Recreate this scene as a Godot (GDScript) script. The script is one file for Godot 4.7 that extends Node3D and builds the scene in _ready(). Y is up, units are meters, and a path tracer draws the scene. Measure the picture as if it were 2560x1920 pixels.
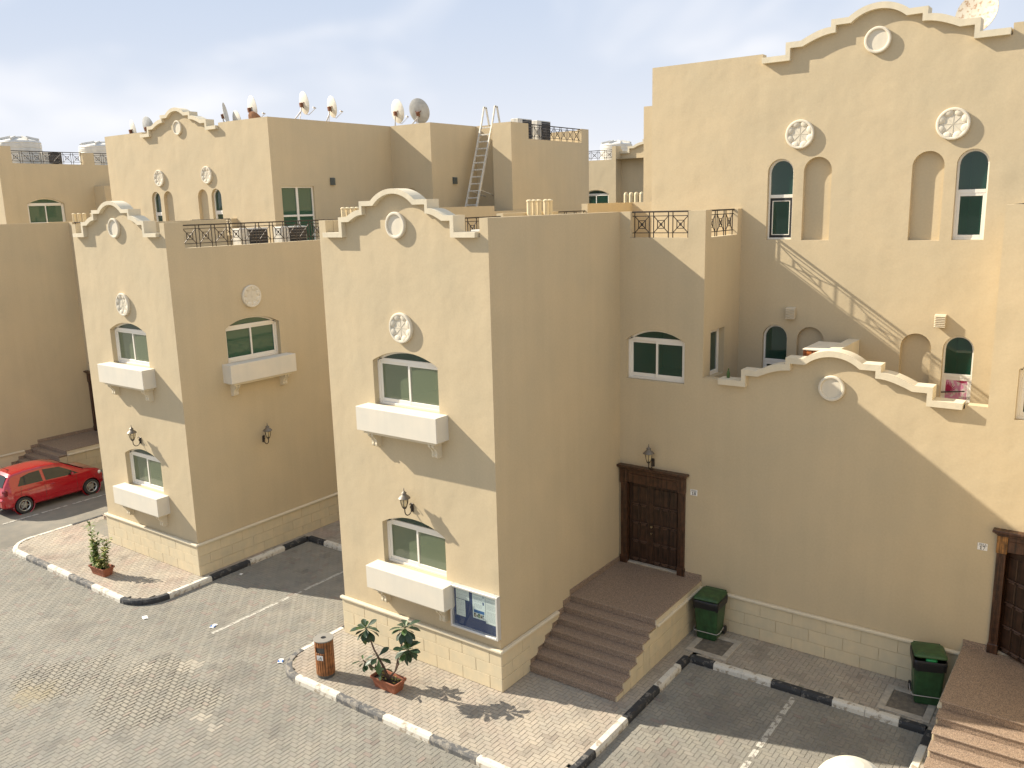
extends Node3D
# Row of beige stucco villas seen from a roof terrace. Units metres, y up.
# x runs along the street, +z points from the villas to the street; pavement top is y = 0, road y = -0.13.

const UP := Vector3.UP
const ROOF2 := 8.75      # roof terrace of the two-storey parts
const PAR2 := 9.77       # their parapet
const PAR3 := 13.2       # parapet of the three-storey block
var M := {}
var used_names := {}
var rng := RandomNumberGenerator.new()
var share := {}

# ------------------------------------------------------------------ mesh helper
class MB:
	var v := PackedVector3Array()
	var n := PackedVector3Array()
	var c := PackedColorArray()
	var t := PackedVector2Array()
	var ix := PackedInt32Array()
	var col := Color.WHITE
	var colored := false
	var textured := false
	func pt(p: Vector3, nn: Vector3, uv := Vector2.ZERO) -> int:
		v.append(p); n.append(nn); c.append(col); t.append(uv)
		return v.size() - 1
	func tri(a: Vector3, b: Vector3, d: Vector3, nn: Vector3) -> void:
		var g := (b - a).cross(d - a)
		if g.length_squared() < 1e-14: return
		if g.dot(nn) < 0.0:
			var s := b; b = d; d = s
			g = -g
		var gn := g.normalized()
		var i := pt(a, gn); pt(b, gn); pt(d, gn)
		ix.append_array([i, i + 2, i + 1])
	func quad(a: Vector3, b: Vector3, d: Vector3, e: Vector3, nn: Vector3) -> void:
		# a b d e in order round the face; turned so that it faces nn
		var g := (d - a).cross(e - b)
		if g.length_squared() < 1e-14: return
		if g.dot(nn) < 0.0:
			var s := b; b = e; e = s
			g = -g
		var gn := g.normalized()
		var i := pt(a, gn, Vector2(0, 1)); pt(b, gn, Vector2(1, 1)); pt(d, gn, Vector2(1, 0)); pt(e, gn, Vector2(0, 0))
		ix.append_array([i, i + 2, i + 1, i, i + 3, i + 2])
	func quad_uv(a: Vector3, b: Vector3, d: Vector3, e: Vector3) -> void:
		# a bottom left, b bottom right, d top right, e top left as seen from the front
		textured = true
		var gn := (b - a).cross(e - a).normalized()
		var i := pt(a, gn, Vector2(0, 1)); pt(b, gn, Vector2(1, 1)); pt(d, gn, Vector2(1, 0)); pt(e, gn, Vector2(0, 0))
		ix.append_array([i, i + 2, i + 1, i, i + 3, i + 2])
	func squad(p: Array, nn: Array) -> void:
		var g: Vector3 = (p[2] - p[0]).cross(p[3] - p[1])
		if g.length_squared() < 1e-16: return
		var av: Vector3 = nn[0] + nn[1] + nn[2] + nn[3]
		var i := v.size()
		for k in 4: pt(p[k], nn[k])
		if g.dot(av) > 0.0: ix.append_array([i, i + 2, i + 1, i, i + 3, i + 2])
		else: ix.append_array([i, i + 1, i + 2, i, i + 2, i + 3])
	func box(a: Vector3, b: Vector3) -> void:
		var lo := Vector3(minf(a.x, b.x), minf(a.y, b.y), minf(a.z, b.z))
		var hi := Vector3(maxf(a.x, b.x), maxf(a.y, b.y), maxf(a.z, b.z))
		cbox(Transform3D(Basis(), (lo + hi) * 0.5), hi - lo, 0.0)
	func cbox(x: Transform3D, size: Vector3, ch: float) -> void:
		# box with chamfered edges, in its own frame
		var h := size * 0.5
		var ch2 := minf(ch, minf(h.x, minf(h.y, h.z)) * 0.9)
		for ax in 3:
			var b1 := (ax + 1) % 3
			var b2 := (ax + 2) % 3
			for s in [-1.0, 1.0]:
				var q := []
				for k in [[-1, -1], [1, -1], [1, 1], [-1, 1]]:
					var p := Vector3.ZERO
					p[ax] = s * h[ax]; p[b1] = k[0] * (h[b1] - ch2); p[b2] = k[1] * (h[b2] - ch2)
					q.append(x * p)
				var nn := Vector3.ZERO
				nn[ax] = s
				quad(q[0], q[1], q[2], q[3], x.basis * nn)
		if ch2 <= 0.0: return
		for ax in 3:
			var b1 := (ax + 1) % 3
			var b2 := (ax + 2) % 3
			for s1 in [-1.0, 1.0]:
				for s2 in [-1.0, 1.0]:
					var q := []
					for k in [[-1, 0], [1, 0], [1, 1], [-1, 1]]:
						var p := Vector3.ZERO
						p[ax] = k[0] * (h[ax] - ch2)
						p[b1] = s1 * (h[b1] - (ch2 if k[1] == 1 else 0.0))
						p[b2] = s2 * (h[b2] - (0.0 if k[1] == 1 else ch2))
						q.append(x * p)
					var nn := Vector3.ZERO
					nn[b1] = s1; nn[b2] = s2
					quad(q[0], q[1], q[2], q[3], x.basis * nn)
		for sx in [-1.0, 1.0]:
			for sy in [-1.0, 1.0]:
				for sz in [-1.0, 1.0]:
					var s := Vector3(sx, sy, sz)
					tri(x * (s * Vector3(h.x, h.y - ch2, h.z - ch2)), x * (s * Vector3(h.x - ch2, h.y, h.z - ch2)), x * (s * Vector3(h.x - ch2, h.y - ch2, h.z)), x.basis * s)
	func bar(a: Vector3, b: Vector3, w: float, d: float, side := Vector3.UP) -> void:
		# square bar from a to b, w wide and d deep
		var y := (b - a).normalized()
		if absf(y.dot(side)) > 0.99: side = Vector3.RIGHT
		var z := y.cross(side).normalized()
		var xx := y.cross(z).normalized()
		cbox(Transform3D(Basis(xx, y, z), (a + b) * 0.5), Vector3(w, (b - a).length(), d), 0.0)
	func tube(path: Array, radii, sides := 8, caps := true) -> void:
		var prev := []
		var prevn := []
		for i in path.size():
			var p: Vector3 = path[i]
			var d: Vector3 = (path[mini(i + 1, path.size() - 1)] - path[maxi(i - 1, 0)]).normalized()
			var a := d.cross(Vector3(0.13, 0.31, 0.94)).normalized()
			var b := d.cross(a)
			var r: float = radii[i] if radii is Array else radii
			var ring := []
			var rn := []
			for k in sides:
				var w := TAU * k / sides
				var o := a * cos(w) + b * sin(w)
				ring.append(p + o * r); rn.append(o)
			if i > 0:
				for k in sides:
					var k2 := (k + 1) % sides
					squad([prev[k], prev[k2], ring[k2], ring[k]], [prevn[k], prevn[k2], rn[k2], rn[k]])
			if caps and (i == 0 or i == path.size() - 1):
				for k in sides: tri(p, ring[k], ring[(k + 1) % sides], -d if i == 0 else d)
			prev = ring; prevn = rn
	func lathe(prof: Array, sides: int, x := Transform3D.IDENTITY, smooth := true) -> void:
		# prof: Vector2(radius, height) from bottom to top, spun about local y
		for i in prof.size() - 1:
			var a: Vector2 = prof[i]
			var b: Vector2 = prof[i + 1]
			var e := b - a
			if e.length() < 1e-6: continue
			var ns := Vector2(e.y, -e.x).normalized()
			for k in sides:
				var w0 := TAU * k / sides
				var w1 := TAU * (k + 1) / sides
				var d0 := Vector3(cos(w0), 0, sin(w0))
				var d1 := Vector3(cos(w1), 0, sin(w1))
				var dm := (d0 + d1).normalized()
				var p := [x * (d0 * a.x + UP * a.y), x * (d1 * a.x + UP * a.y), x * (d1 * b.x + UP * b.y), x * (d0 * b.x + UP * b.y)]
				var n0 := (x.basis * ((d0 if smooth else dm) * ns.x + UP * ns.y)).normalized()
				var n1 := (x.basis * ((d1 if smooth else dm) * ns.x + UP * ns.y)).normalized()
				if a.x < 1e-5 or b.x < 1e-5: tri(p[0] if a.x > 1e-5 else p[3], p[1] if a.x > 1e-5 else p[2], p[3] if a.x > 1e-5 else p[0], n0 + n1)
				else: squad(p, [n0, n1, n1, n0])
	func prism(poly: PackedVector2Array, x: Transform3D, depth: float) -> void:
		# polygon in local xy, from z = 0 to z = depth
		var tr := Geometry2D.triangulate_polygon(poly)
		var zn := x.basis.z.normalized()
		for i in range(0, tr.size(), 3):
			var a := poly[tr[i]]
			var b := poly[tr[i + 1]]
			var d := poly[tr[i + 2]]
			tri(x * Vector3(a.x, a.y, 0), x * Vector3(b.x, b.y, 0), x * Vector3(d.x, d.y, 0), -zn * signf(depth))
			tri(x * Vector3(a.x, a.y, depth), x * Vector3(b.x, b.y, depth), x * Vector3(d.x, d.y, depth), zn * signf(depth))
		var cw := Geometry2D.is_polygon_clockwise(poly)
		for i in poly.size():
			var a := poly[i]
			var b := poly[(i + 1) % poly.size()]
			var e := b - a
			var nn := Vector3(e.y, -e.x, 0) * (-1.0 if cw else 1.0)
			quad(x * Vector3(a.x, a.y, 0), x * Vector3(b.x, b.y, 0), x * Vector3(b.x, b.y, depth), x * Vector3(a.x, a.y, depth), x.basis * nn)
	func loft(rings: Array, closed := true, holes := []) -> void:
		# rings of equal point count; normals averaged over neighbours
		var m: int = rings[0].size()
		var nr := []
		for i in rings.size():
			var row := []
			for k in m:
				var k0 := (k - 1 + m) % m if closed else maxi(k - 1, 0)
				var k1 := (k + 1) % m if closed else mini(k + 1, m - 1)
				var du: Vector3 = rings[i][k1] - rings[i][k0]
				var dv: Vector3 = rings[mini(i + 1, rings.size() - 1)][k] - rings[maxi(i - 1, 0)][k]
				row.append(du.cross(dv).normalized())
			nr.append(row)
		for i in rings.size() - 1:
			for k in (m if closed else m - 1):
				var k1 := (k + 1) % m
				var cut := false
				var pm: Vector3 = (rings[i][k] + rings[i + 1][k1]) * 0.5
				for h in holes: # [z, y, radius] through both sides
					if absf(pm.x) > 0.5 and Vector2(pm.z - h[0], pm.y - h[1]).length() < h[2]: cut = true
				if cut: continue
				squad([rings[i][k], rings[i][k1], rings[i + 1][k1], rings[i + 1][k]], [nr[i][k], nr[i][k1], nr[i + 1][k1], nr[i + 1][k]])
	func cap(ring: Array, nn: Vector3) -> void:
		var mid := Vector3.ZERO
		for p in ring: mid += p
		mid /= ring.size()
		for k in ring.size(): tri(mid, ring[k], ring[(k + 1) % ring.size()], nn)
	func mesh() -> ArrayMesh:
		var a := []
		a.resize(Mesh.ARRAY_MAX)
		a[Mesh.ARRAY_VERTEX] = v
		a[Mesh.ARRAY_NORMAL] = n
		if colored: a[Mesh.ARRAY_COLOR] = c
		if textured: a[Mesh.ARRAY_TEX_UV] = t
		a[Mesh.ARRAY_INDEX] = ix
		var m := ArrayMesh.new()
		m.add_surface_from_arrays(Mesh.PRIMITIVE_TRIANGLES, a)
		return m

# ------------------------------------------------------------------ scene helpers
func numbered(called: String) -> String:
	if not used_names.has(called):
		used_names[called] = 0
		return called
	used_names[called] += 1
	return "%s_%03d" % [called, used_names[called]]

func inst(called: String, mesh: Mesh, mat: Material, parent: Node = self, x := Transform3D.IDENTITY) -> MeshInstance3D:
	var o = MeshInstance3D.new()
	o.mesh = mesh
	o.material_override = mat
	o.transform = x
	o.name = numbered(called) if parent == self else called
	parent.add_child(o, true)
	return o

func obj(called: String, mb: MB, mat: Material, parent: Node = self, x := Transform3D.IDENTITY) -> MeshInstance3D:
	return inst(called, mb.mesh(), mat, parent, x)

func tag(o: Node, label: String, category: String, group := "") -> Node:
	o.set_meta("label", label)
	o.set_meta("category", category)
	if group: o.set_meta("group", group)
	return o

func structure(o: Node, label := "") -> Node:
	o.set_meta("kind", "structure")
	if label: o.set_meta("label", label)
	return o

func thing(called: String, label: String, category: String, x := Transform3D.IDENTITY, group := "") -> Node3D:
	var o = Node3D.new()
	o.name = numbered(called)
	add_child(o)
	o.transform = x
	tag(o, label, category, group)
	return o

func part(called: String, parent: Node, x := Transform3D.IDENTITY) -> Node3D:
	var o = Node3D.new()
	o.name = called
	parent.add_child(o, true)
	o.transform = x
	return o

func at(p: Vector3, turn := 0.0) -> Transform3D:
	return Transform3D(Basis(UP, turn), p)

# ------------------------------------------------------------------ materials
func mat(lin: Color, rough := 0.8, metal := 0.0) -> StandardMaterial3D:
	var m = StandardMaterial3D.new()
	m.albedo_color = lin.linear_to_srgb()
	m.roughness = rough
	m.metallic = metal
	return m

func noise_image(w: int, h: int, freq: float, seed_: int, oct := 4) -> Image:
	var f = FastNoiseLite.new()
	f.seed = seed_
	f.frequency = freq
	f.fractal_octaves = oct
	f.noise_type = FastNoiseLite.TYPE_SIMPLEX_SMOOTH
	return f.get_seamless_image(w, h)

func tex(img: Image) -> ImageTexture:
	return ImageTexture.create_from_image(img)

# mottled grey multiplier: fine grain, blotches and vertical streaks
func mottle(size: int, seed_: int, grain: float, blotch: float, streak: float, warm := 0.0) -> ImageTexture:
	var a = noise_image(size, size, 0.25, seed_, 2)
	var b = noise_image(size, size, 4.0 / size, seed_ + 1, 4)
	var s = noise_image(size, 32, 0.035, seed_ + 2, 4)
	s.resize(size, size, Image.INTERPOLATE_BILINEAR)
	var o = Image.create(size, size, false, Image.FORMAT_RGB8)
	for y in size:
		for x in size:
			var k = b.get_pixel(x, y).r - 0.5
			var w = 0.9 + grain * (a.get_pixel(x, y).r - 0.5) + blotch * k + streak * (s.get_pixel(x, y).r - 0.5)
			o.set_pixel(x, y, Color(clampf(w, 0, 1), clampf(w - warm * k, 0, 1), clampf(w - 2.0 * warm * k, 0, 1)))
	o.generate_mipmaps()
	return tex(o)

func bump(size: int, freq: float, seed_: int, strength: float, oct := 3) -> ImageTexture:
	var a = noise_image(size, size, freq, seed_, oct)
	a.convert(Image.FORMAT_RGBA8)
	a.bump_map_to_normal_map(strength)
	a.generate_mipmaps()
	return tex(a)

func triplanar(m: StandardMaterial3D, albedo: Texture2D, per_metre: float, normal: Texture2D = null, ns := 1.0) -> StandardMaterial3D:
	m.albedo_texture = albedo
	m.uv1_triplanar = true
	m.uv1_world_triplanar = true
	m.uv1_scale = Vector3.ONE * per_metre
	if normal:
		m.normal_enabled = true
		m.normal_texture = normal
		m.normal_scale = ns
	return m

func speckle(size: int, seed_: int, cols: Array, jitter: float) -> ImageTexture:
	# granite: random grains of a few colours
	var r = RandomNumberGenerator.new()
	r.seed = seed_
	var o = Image.create(size, size, false, Image.FORMAT_RGB8)
	for y in size:
		for x in size:
			var c: Color = cols[r.randi() % cols.size()]
			var j = 1.0 + jitter * (r.randf() - 0.5)
			o.set_pixel(x, y, Color(c.r * j, c.g * j, c.b * j))
	o.generate_mipmaps()
	return tex(o)

func wood_image(w: int, h: int, seed_: int) -> ImageTexture:
	var a = noise_image(w, 16, 0.06, seed_, 4)
	a.resize(w, h, Image.INTERPOLATE_BILINEAR)
	var b = noise_image(w, h, 0.02, seed_ + 3, 3)
	var o = Image.create(w, h, false, Image.FORMAT_RGB8)
	for y in h:
		for x in w:
			var k = 0.62 + 0.5 * (a.get_pixel(x, y).r - 0.5) + 0.35 * b.get_pixel(x, y).r
			o.set_pixel(x, y, Color(clampf(k, 0, 1), clampf(k, 0, 1), clampf(k, 0, 1)))
	o.generate_mipmaps()
	return tex(o)

# paint with worn patches that show what is under it
func worn_paint(size: int, seed_: int, paint: Color, under: Color, level: float) -> ImageTexture:
	var a = noise_image(size, size, 0.02, seed_, 5)
	var b = noise_image(size, size, 0.15, seed_ + 5, 3)
	var o = Image.create(size, size, false, Image.FORMAT_RGB8)
	for y in size:
		for x in size:
			var k = a.get_pixel(x, y).r * 0.75 + b.get_pixel(x, y).r * 0.25
			var g = 0.9 + 0.2 * (b.get_pixel(x, y).r - 0.5)
			var w = clampf((k - level) * 14.0, 0, 1)
			var cc = (paint * g).lerp(under * g, w)
			o.set_pixel(x, y, Color(clampf(cc.r, 0, 1), clampf(cc.g, 0, 1), clampf(cc.b, 0, 1)).linear_to_srgb())
	o.generate_mipmaps()
	return tex(o)

func make_materials() -> void:
	var und = bump(512, 0.012, 31, 5.0, 4)
	var stucco_tex = mottle(512, 11, 0.03, 0.035, 0.022, 0.01)
	M.stucco = triplanar(mat(Color(0.678, 0.556, 0.36), 0.92), stucco_tex, 0.13, und, 0.14)
	M.trim = triplanar(mat(Color(0.83, 0.735, 0.545), 0.85), stucco_tex, 0.35, und, 0.14)
	M.ornament = triplanar(mat(Color(0.86, 0.78, 0.62), 0.8), stucco_tex, 0.6)
	M.planter_box = triplanar(mat(Color(0.87, 0.81, 0.68), 0.75), mottle(512, 17, 0.02, 0.04, 0.012, 0.012), 0.3)
	M.stone = triplanar(mat(Color(0.79, 0.675, 0.455), 0.8), mottle(512, 23, 0.04, 0.06, 0.02, 0.02), 0.5)
	M.stone2 = triplanar(mat(Color(0.76, 0.65, 0.44), 0.8), mottle(512, 29, 0.04, 0.06, 0.02, 0.02), 0.45)
	M.joint = mat(Color(0.50, 0.39, 0.24), 0.95)
	M.roof = triplanar(mat(Color(0.55, 0.50, 0.42), 0.95), stucco_tex, 0.3)
	M.granite = triplanar(mat(Color(1, 1, 1), 0.55), speckle(256, 5, [Color(0.59, 0.515, 0.44), Color(0.53, 0.455, 0.39), Color(0.67, 0.59, 0.51), Color(0.39, 0.34, 0.30), Color(0.57, 0.485, 0.41)], 0.3), 0.5)
	M.frame = mat(Color(0.78, 0.74, 0.655), 0.45)
	M.aluminium = mat(Color(0.72, 0.71, 0.67), 0.35, 0.4)
	M.rubber = mat(Color(0.02, 0.02, 0.02), 0.7)
	M.glass = mat(Color(0.010, 0.066, 0.045), 0.03)
	M.glass.transparency = BaseMaterial3D.TRANSPARENCY_ALPHA
	M.glass.albedo_color.a = 0.62
	M.dusty_glass = mat(Color(0.20, 0.25, 0.155), 0.08)
	M.dusty_glass.transparency = BaseMaterial3D.TRANSPARENCY_ALPHA
	M.dusty_glass.albedo_color.a = 0.55
	M.clear_glass = mat(Color(0.5, 0.6, 0.58), 0.02)
	M.clear_glass.transparency = BaseMaterial3D.TRANSPARENCY_ALPHA
	M.clear_glass.albedo_color.a = 0.05
	M.blind_green = mat(Color(0.27, 0.44, 0.25), 0.9)
	M.iron = mat(Color(0.055, 0.045, 0.038), 0.5, 0.5)
	M.bronze = mat(Color(0.06, 0.05, 0.042), 0.42, 0.6)
	M.lamp_roof = mat(Color(0.20, 0.175, 0.14), 0.5, 0.4)
	M.lamp_glass = mat(Color(0.75, 0.62, 0.36), 0.25)
	M.lamp_glass.transparency = BaseMaterial3D.TRANSPARENCY_ALPHA
	M.lamp_glass.albedo_color.a = 0.55
	M.lid_grey = mat(Color(0.25, 0.235, 0.205), 0.7)
	M.plaster = mat(Color(0.50, 0.46, 0.38), 0.9)
	M.bulb = mat(Color(0.8, 0.78, 0.7), 0.4)
	var wood = wood_image(256, 256, 3)
	M.door_wood = triplanar(mat(Color(0.062, 0.029, 0.016), 0.38), wood, 0.9)
	M.door_trim = triplanar(mat(Color(0.098, 0.043, 0.021), 0.35), wood, 1.1)
	M.door_lip = mat(Color(0.085, 0.048, 0.032), 0.3)  # paler than the door wood: sky highlights on the lips put into the colour
	M.worn_wood = triplanar(mat(Color(0.36, 0.17, 0.045), 0.5), wood, 1.3)
	M.slat_wood = triplanar(mat(Color(0.46, 0.18, 0.055), 0.5), wood, 1.6)
	M.cabinet = triplanar(mat(Color(0.56, 0.165, 0.035), 0.6), wood, 1.0)
	M.brass = mat(Color(0.35, 0.27, 0.16), 0.3, 0.9)
	M.white = mat(Color(0.80, 0.79, 0.75), 0.5)
	M.offwhite = triplanar(mat(Color(0.74, 0.71, 0.63), 0.6), mottle(256, 41, 0.04, 0.16, 0.1, 0.02), 1.2)
	M.dish = triplanar(mat(Color(0.80, 0.76, 0.66), 0.6), mottle(256, 43, 0.03, 0.16, 0.05, 0.04), 1.1)
	M.dish_stained = triplanar(mat(Color(1, 1, 1), 0.7), worn_paint(256, 83, Color(0.60, 0.54, 0.43), Color(0.36, 0.22, 0.12), 0.60), 1.6)
	M.dish_grey = triplanar(mat(Color(0.58, 0.585, 0.56), 0.55), mottle(256, 44, 0.03, 0.15, 0.05), 1.1)
	M.dish_rust = triplanar(mat(Color(0.46, 0.24, 0.13), 0.7), mottle(256, 45, 0.03, 0.3, 0.05, 0.05), 1.1)
	M.rust = mat(Color(0.20, 0.085, 0.045), 0.8, 0.2)
	M.galv = mat(Color(0.48, 0.45, 0.42), 0.5, 0.4)
	M.can_grey = mat(Color(0.10, 0.095, 0.085), 0.7, 0.2)  # dark tone paints in the shade of the litter bin mouth and slat gaps
	M.dark_metal = mat(Color(0.035, 0.036, 0.038), 0.6, 0.2)
	M.vent_grey = mat(Color(0.11, 0.125, 0.115), 0.6)
	M.vent_tan = mat(Color(0.60, 0.52, 0.38), 0.6)
	M.kerb_white = triplanar(mat(Color(1, 1, 1), 0.8), worn_paint(256, 51, Color(0.70, 0.665, 0.575), Color(0.40, 0.34, 0.26), 0.62), 0.8)
	M.kerb_black = triplanar(mat(Color(1, 1, 1), 0.75), worn_paint(256, 53, Color(0.035, 0.037, 0.04), Color(0.16, 0.15, 0.135), 0.63), 0.8)
	M.kerb_faded = triplanar(mat(Color(1, 1, 1), 0.8), worn_paint(256, 57, Color(0.12, 0.12, 0.118), Color(0.29, 0.265, 0.225), 0.50), 0.8)
	M.line_paint = triplanar(mat(Color(1, 1, 1), 0.8), worn_paint(256, 59, Color(0.56, 0.54, 0.47), Color(0.25, 0.225, 0.19), 0.57), 1.3)
	var pt = mottle(512, 61, 0.09, 0.10, 0.0, 0.02)
	var pb = bump(512, 0.2, 63, 2.0, 2)
	M.paver = triplanar(mat(Color(1, 1, 1), 0.9), pt, 0.33, pb, 0.4)
	M.paver.vertex_color_use_as_albedo = true
	M.sand = triplanar(mat(Color(0.29, 0.27, 0.225), 1.0), pt, 0.4)
	M.sand.vertex_color_use_as_albedo = true
	M.road = triplanar(mat(Color(0.29, 0.275, 0.235), 0.95), pt, 0.2)
	M.concrete = triplanar(mat(Color(0.50, 0.45, 0.37), 0.9), mottle(256, 67, 0.12, 0.22, 0.0, 0.02), 0.9)
	M.cast_iron = triplanar(mat(Color(0.23, 0.20, 0.16), 0.75, 0.2), mottle(256, 69, 0.2, 0.3, 0.0, 0.03), 1.4)
	M.terracotta = triplanar(mat(Color(0.36, 0.125, 0.065), 0.75), mottle(256, 71, 0.1, 0.25, 0.1, 0.02), 1.8)
	M.soil = triplanar(mat(Color(0.045, 0.03, 0.02), 1.0), pt, 3.0)
	M.stem = mat(Color(0.13, 0.085, 0.06), 0.8)
	M.green_stem = mat(Color(0.14, 0.17, 0.06), 0.7)
	M.leaf = mat(Color(0.018, 0.044, 0.019), 0.48)
	M.leaf_light = mat(Color(0.06, 0.115, 0.028), 0.5)
	M.leaf_shrub = mat(Color(0.135, 0.195, 0.045), 0.5)
	M.leaf_yellow = mat(Color(0.30, 0.27, 0.07), 0.6)
	for k in ["leaf", "leaf_light", "leaf_shrub", "leaf_yellow"]:
		M[k].cull_mode = BaseMaterial3D.CULL_DISABLED
		M[k].backlight_enabled = true
		M[k].backlight = Color(0.14, 0.18, 0.07)
	M.rib = mat(Color(0.22, 0.27, 0.13), 0.5)
	M.bin_green = triplanar(mat(Color(0.028, 0.088, 0.030), 0.45), mottle(256, 73, 0.05, 0.3, 0.15, 0.0), 1.2)
	M.bin_lid = triplanar(mat(Color(0.036, 0.098, 0.030), 0.5), mottle(256, 77, 0.05, 0.35, 0.0, 0.0), 1.2)
	M.bag_black = mat(Color(0.006, 0.007, 0.010), 0.45)
	M.bag_green = mat(Color(0.02, 0.30, 0.10), 0.35)
	M.car_red = mat(Color(0.38, 0.004, 0.011), 0.18)
	M.car_red.clearcoat_enabled = true
	M.car_red.clearcoat = 1.0
	M.car_red.clearcoat_roughness = 0.03
	M.car_glass = mat(Color(0.016, 0.022, 0.02), 0.02)
	M.tail_light = mat(Color(0.16, 0.008, 0.014), 0.1)
	M.tyre = mat(Color(0.04, 0.039, 0.037), 0.9)
	M.alloy = mat(Color(0.55, 0.54, 0.50), 0.3, 0.7)
	M.board_blue = mat(Color(0.005, 0.026, 0.11), 0.8)
	M.ink = mat(Color(0.02, 0.02, 0.025), 0.8)
	M.paper_blue = mat(Color(0.05, 0.16, 0.45), 0.7)
	M.pink_cloth = mat(Color(1, 1, 1), 0.9)
	M.pink_cloth.albedo_texture = cloth_print()
	M.tank = triplanar(mat(Color(0.78, 0.76, 0.70), 0.55), mottle(256, 79, 0.03, 0.08, 0.08, 0.01), 0.5)
	M.tan_pipe = mat(Color(0.66, 0.55, 0.35), 0.6)

func cloth_print() -> ImageTexture:
	# pink cloth with darker palm-like fronds
	var o = Image.create(128, 192, false, Image.FORMAT_RGB8)
	var b = noise_image(128, 192, 0.03, 91, 4)
	for y in 192:
		for x in 128:
			var k = b.get_pixel(x, y).r
			o.set_pixel(x, y, Color(0.78, 0.52, 0.62).lerp(Color(0.80, 0.74, 0.72), clampf((k - 0.42) * 5.0, 0, 1)))
	for ctr in [Vector2(66, 150), Vector2(96, 14), Vector2(20, 60)]:
		for f in 13:
			var a = -0.15 - f * 0.24
			for s in 46:
				var w = a + 0.012 * s * (0.5 if f > 6 else -0.5)
				var q: Vector2 = ctr + Vector2(cos(w), sin(w)) * s
				var th = 1 + int(2.4 * sin(PI * s / 46.0))
				for dx in range(-th, th + 1):
					var px = int(q.x) + dx
					if px >= 0 and px < 128 and q.y >= 0 and q.y < 192: o.set_pixel(px, int(q.y), Color(0.60, 0.16, 0.30))
	return tex(o)

# ------------------------------------------------------------------ walls with openings
# an opening: u0 u1 y0 spring rise depth; u along the wall
func op(u0: float, u1: float, y0: float, spring: float, rise: float, depth: float) -> Dictionary:
	return {"u0": minf(u0, u1), "u1": maxf(u0, u1), "y0": y0, "sp": spring, "rise": rise, "d": depth}

func arch(o: Dictionary, u: float) -> float:
	if o.rise <= 0.0: return o.sp
	var hw: float = (o.u1 - o.u0) * 0.5
	var r: float = (hw * hw + o.rise * o.rise) / (2.0 * o.rise)
	var du: float = u - (o.u0 + o.u1) * 0.5
	return o.sp + o.rise - r + sqrt(maxf(r * r - du * du, 0.0))

func arch_us(o: Dictionary, cnt := 18) -> Array:
	var r = []
	if o.rise <= 0.0: return [o.u0, o.u1]
	for i in cnt + 1: r.append(lerpf(o.u0, o.u1, 0.5 - 0.5 * cos(PI * i / cnt)))
	return r

func top_at(top: Array, a: float, b: float) -> Vector2:
	# heights of the top line at the two ends of a strip
	var mid = (a + b) * 0.5
	for i in top.size() - 1:
		var p: Vector2 = top[i]
		var q: Vector2 = top[i + 1]
		if mid >= p.x and mid <= q.x and q.x - p.x > 1e-5:
			return Vector2(lerpf(p.y, q.y, (a - p.x) / (q.x - p.x)), lerpf(p.y, q.y, (b - p.x) / (q.x - p.x)))
	return Vector2(top[0].y, top[0].y)

func wall_face(mb: MB, o: Vector3, U: Vector3, N: Vector3, u0: float, u1: float, y0: float, top: Array, ops := []) -> void:
	var cuts = [u0, u1]
	for p in top:
		if p.x > u0 and p.x < u1: cuts.append(p.x)
	for k in ops: cuts.append_array(arch_us(k))
	cuts.sort()
	for i in cuts.size() - 1:
		var a: float = cuts[i]
		var b: float = cuts[i + 1]
		if b - a < 1e-4: continue
		var mid = (a + b) * 0.5
		var here = []
		for k in ops:
			if k.u0 < mid and k.u1 > mid: here.append(k)
		here.sort_custom(func(p, q): return p.y0 < q.y0)
		var ca = y0
		var cb = y0
		var t = top_at(top, a, b)
		for k in here:
			if k.y0 > ca: mb.quad(o + U * a + UP * ca, o + U * b + UP * cb, o + U * b + UP * k.y0, o + U * a + UP * k.y0, N)
			ca = arch(k, a); cb = arch(k, b)
		mb.quad(o + U * a + UP * ca, o + U * b + UP * cb, o + U * b + UP * t.y, o + U * a + UP * t.x, N)
	for k in ops:
		var dn: Vector3 = -N * k.d
		var mid_u: Vector3 = o + U * ((k.u0 + k.u1) * 0.5) + UP * ((k.y0 + k.sp) * 0.5)
		for e in [k.u0, k.u1]:
			var p: Vector3 = o + U * e
			mb.quad(p + UP * k.y0, p + UP * k.sp, p + UP * k.sp + dn, p + UP * k.y0 + dn, mid_u - (p + UP * ((k.y0 + k.sp) * 0.5)))
		mb.quad(o + U * k.u0 + UP * k.y0, o + U * k.u1 + UP * k.y0, o + U * k.u1 + UP * k.y0 + dn, o + U * k.u0 + UP * k.y0 + dn, UP)
		var us = arch_us(k)
		for i in us.size() - 1:
			var p: Vector3 = o + U * us[i] + UP * arch(k, us[i])
			var q: Vector3 = o + U * us[i + 1] + UP * arch(k, us[i + 1])
			mb.quad(p, q, q + dn, p + dn, mid_u - (p + q) * 0.5)
		if k.has("niche"): fill_op(mb, o + dn, U, N, k, 0.0, k.y0)

func fill_op(mb: MB, o: Vector3, U: Vector3, N: Vector3, k: Dictionary, inset: float, y0: float, y1 := 1e9) -> void:
	var us = arch_us(k)
	for i in us.size() - 1:
		var a = clampf(us[i], k.u0 + inset, k.u1 - inset)
		var b = clampf(us[i + 1], k.u0 + inset, k.u1 - inset)
		if b - a < 1e-5: continue
		var ta = minf(arch(k, a) - inset, y1)
		var tb = minf(arch(k, b) - inset, y1)
		mb.quad(o + U * a + UP * y0, o + U * b + UP * y0, o + U * b + UP * maxf(tb, y0), o + U * a + UP * maxf(ta, y0), N)

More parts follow.
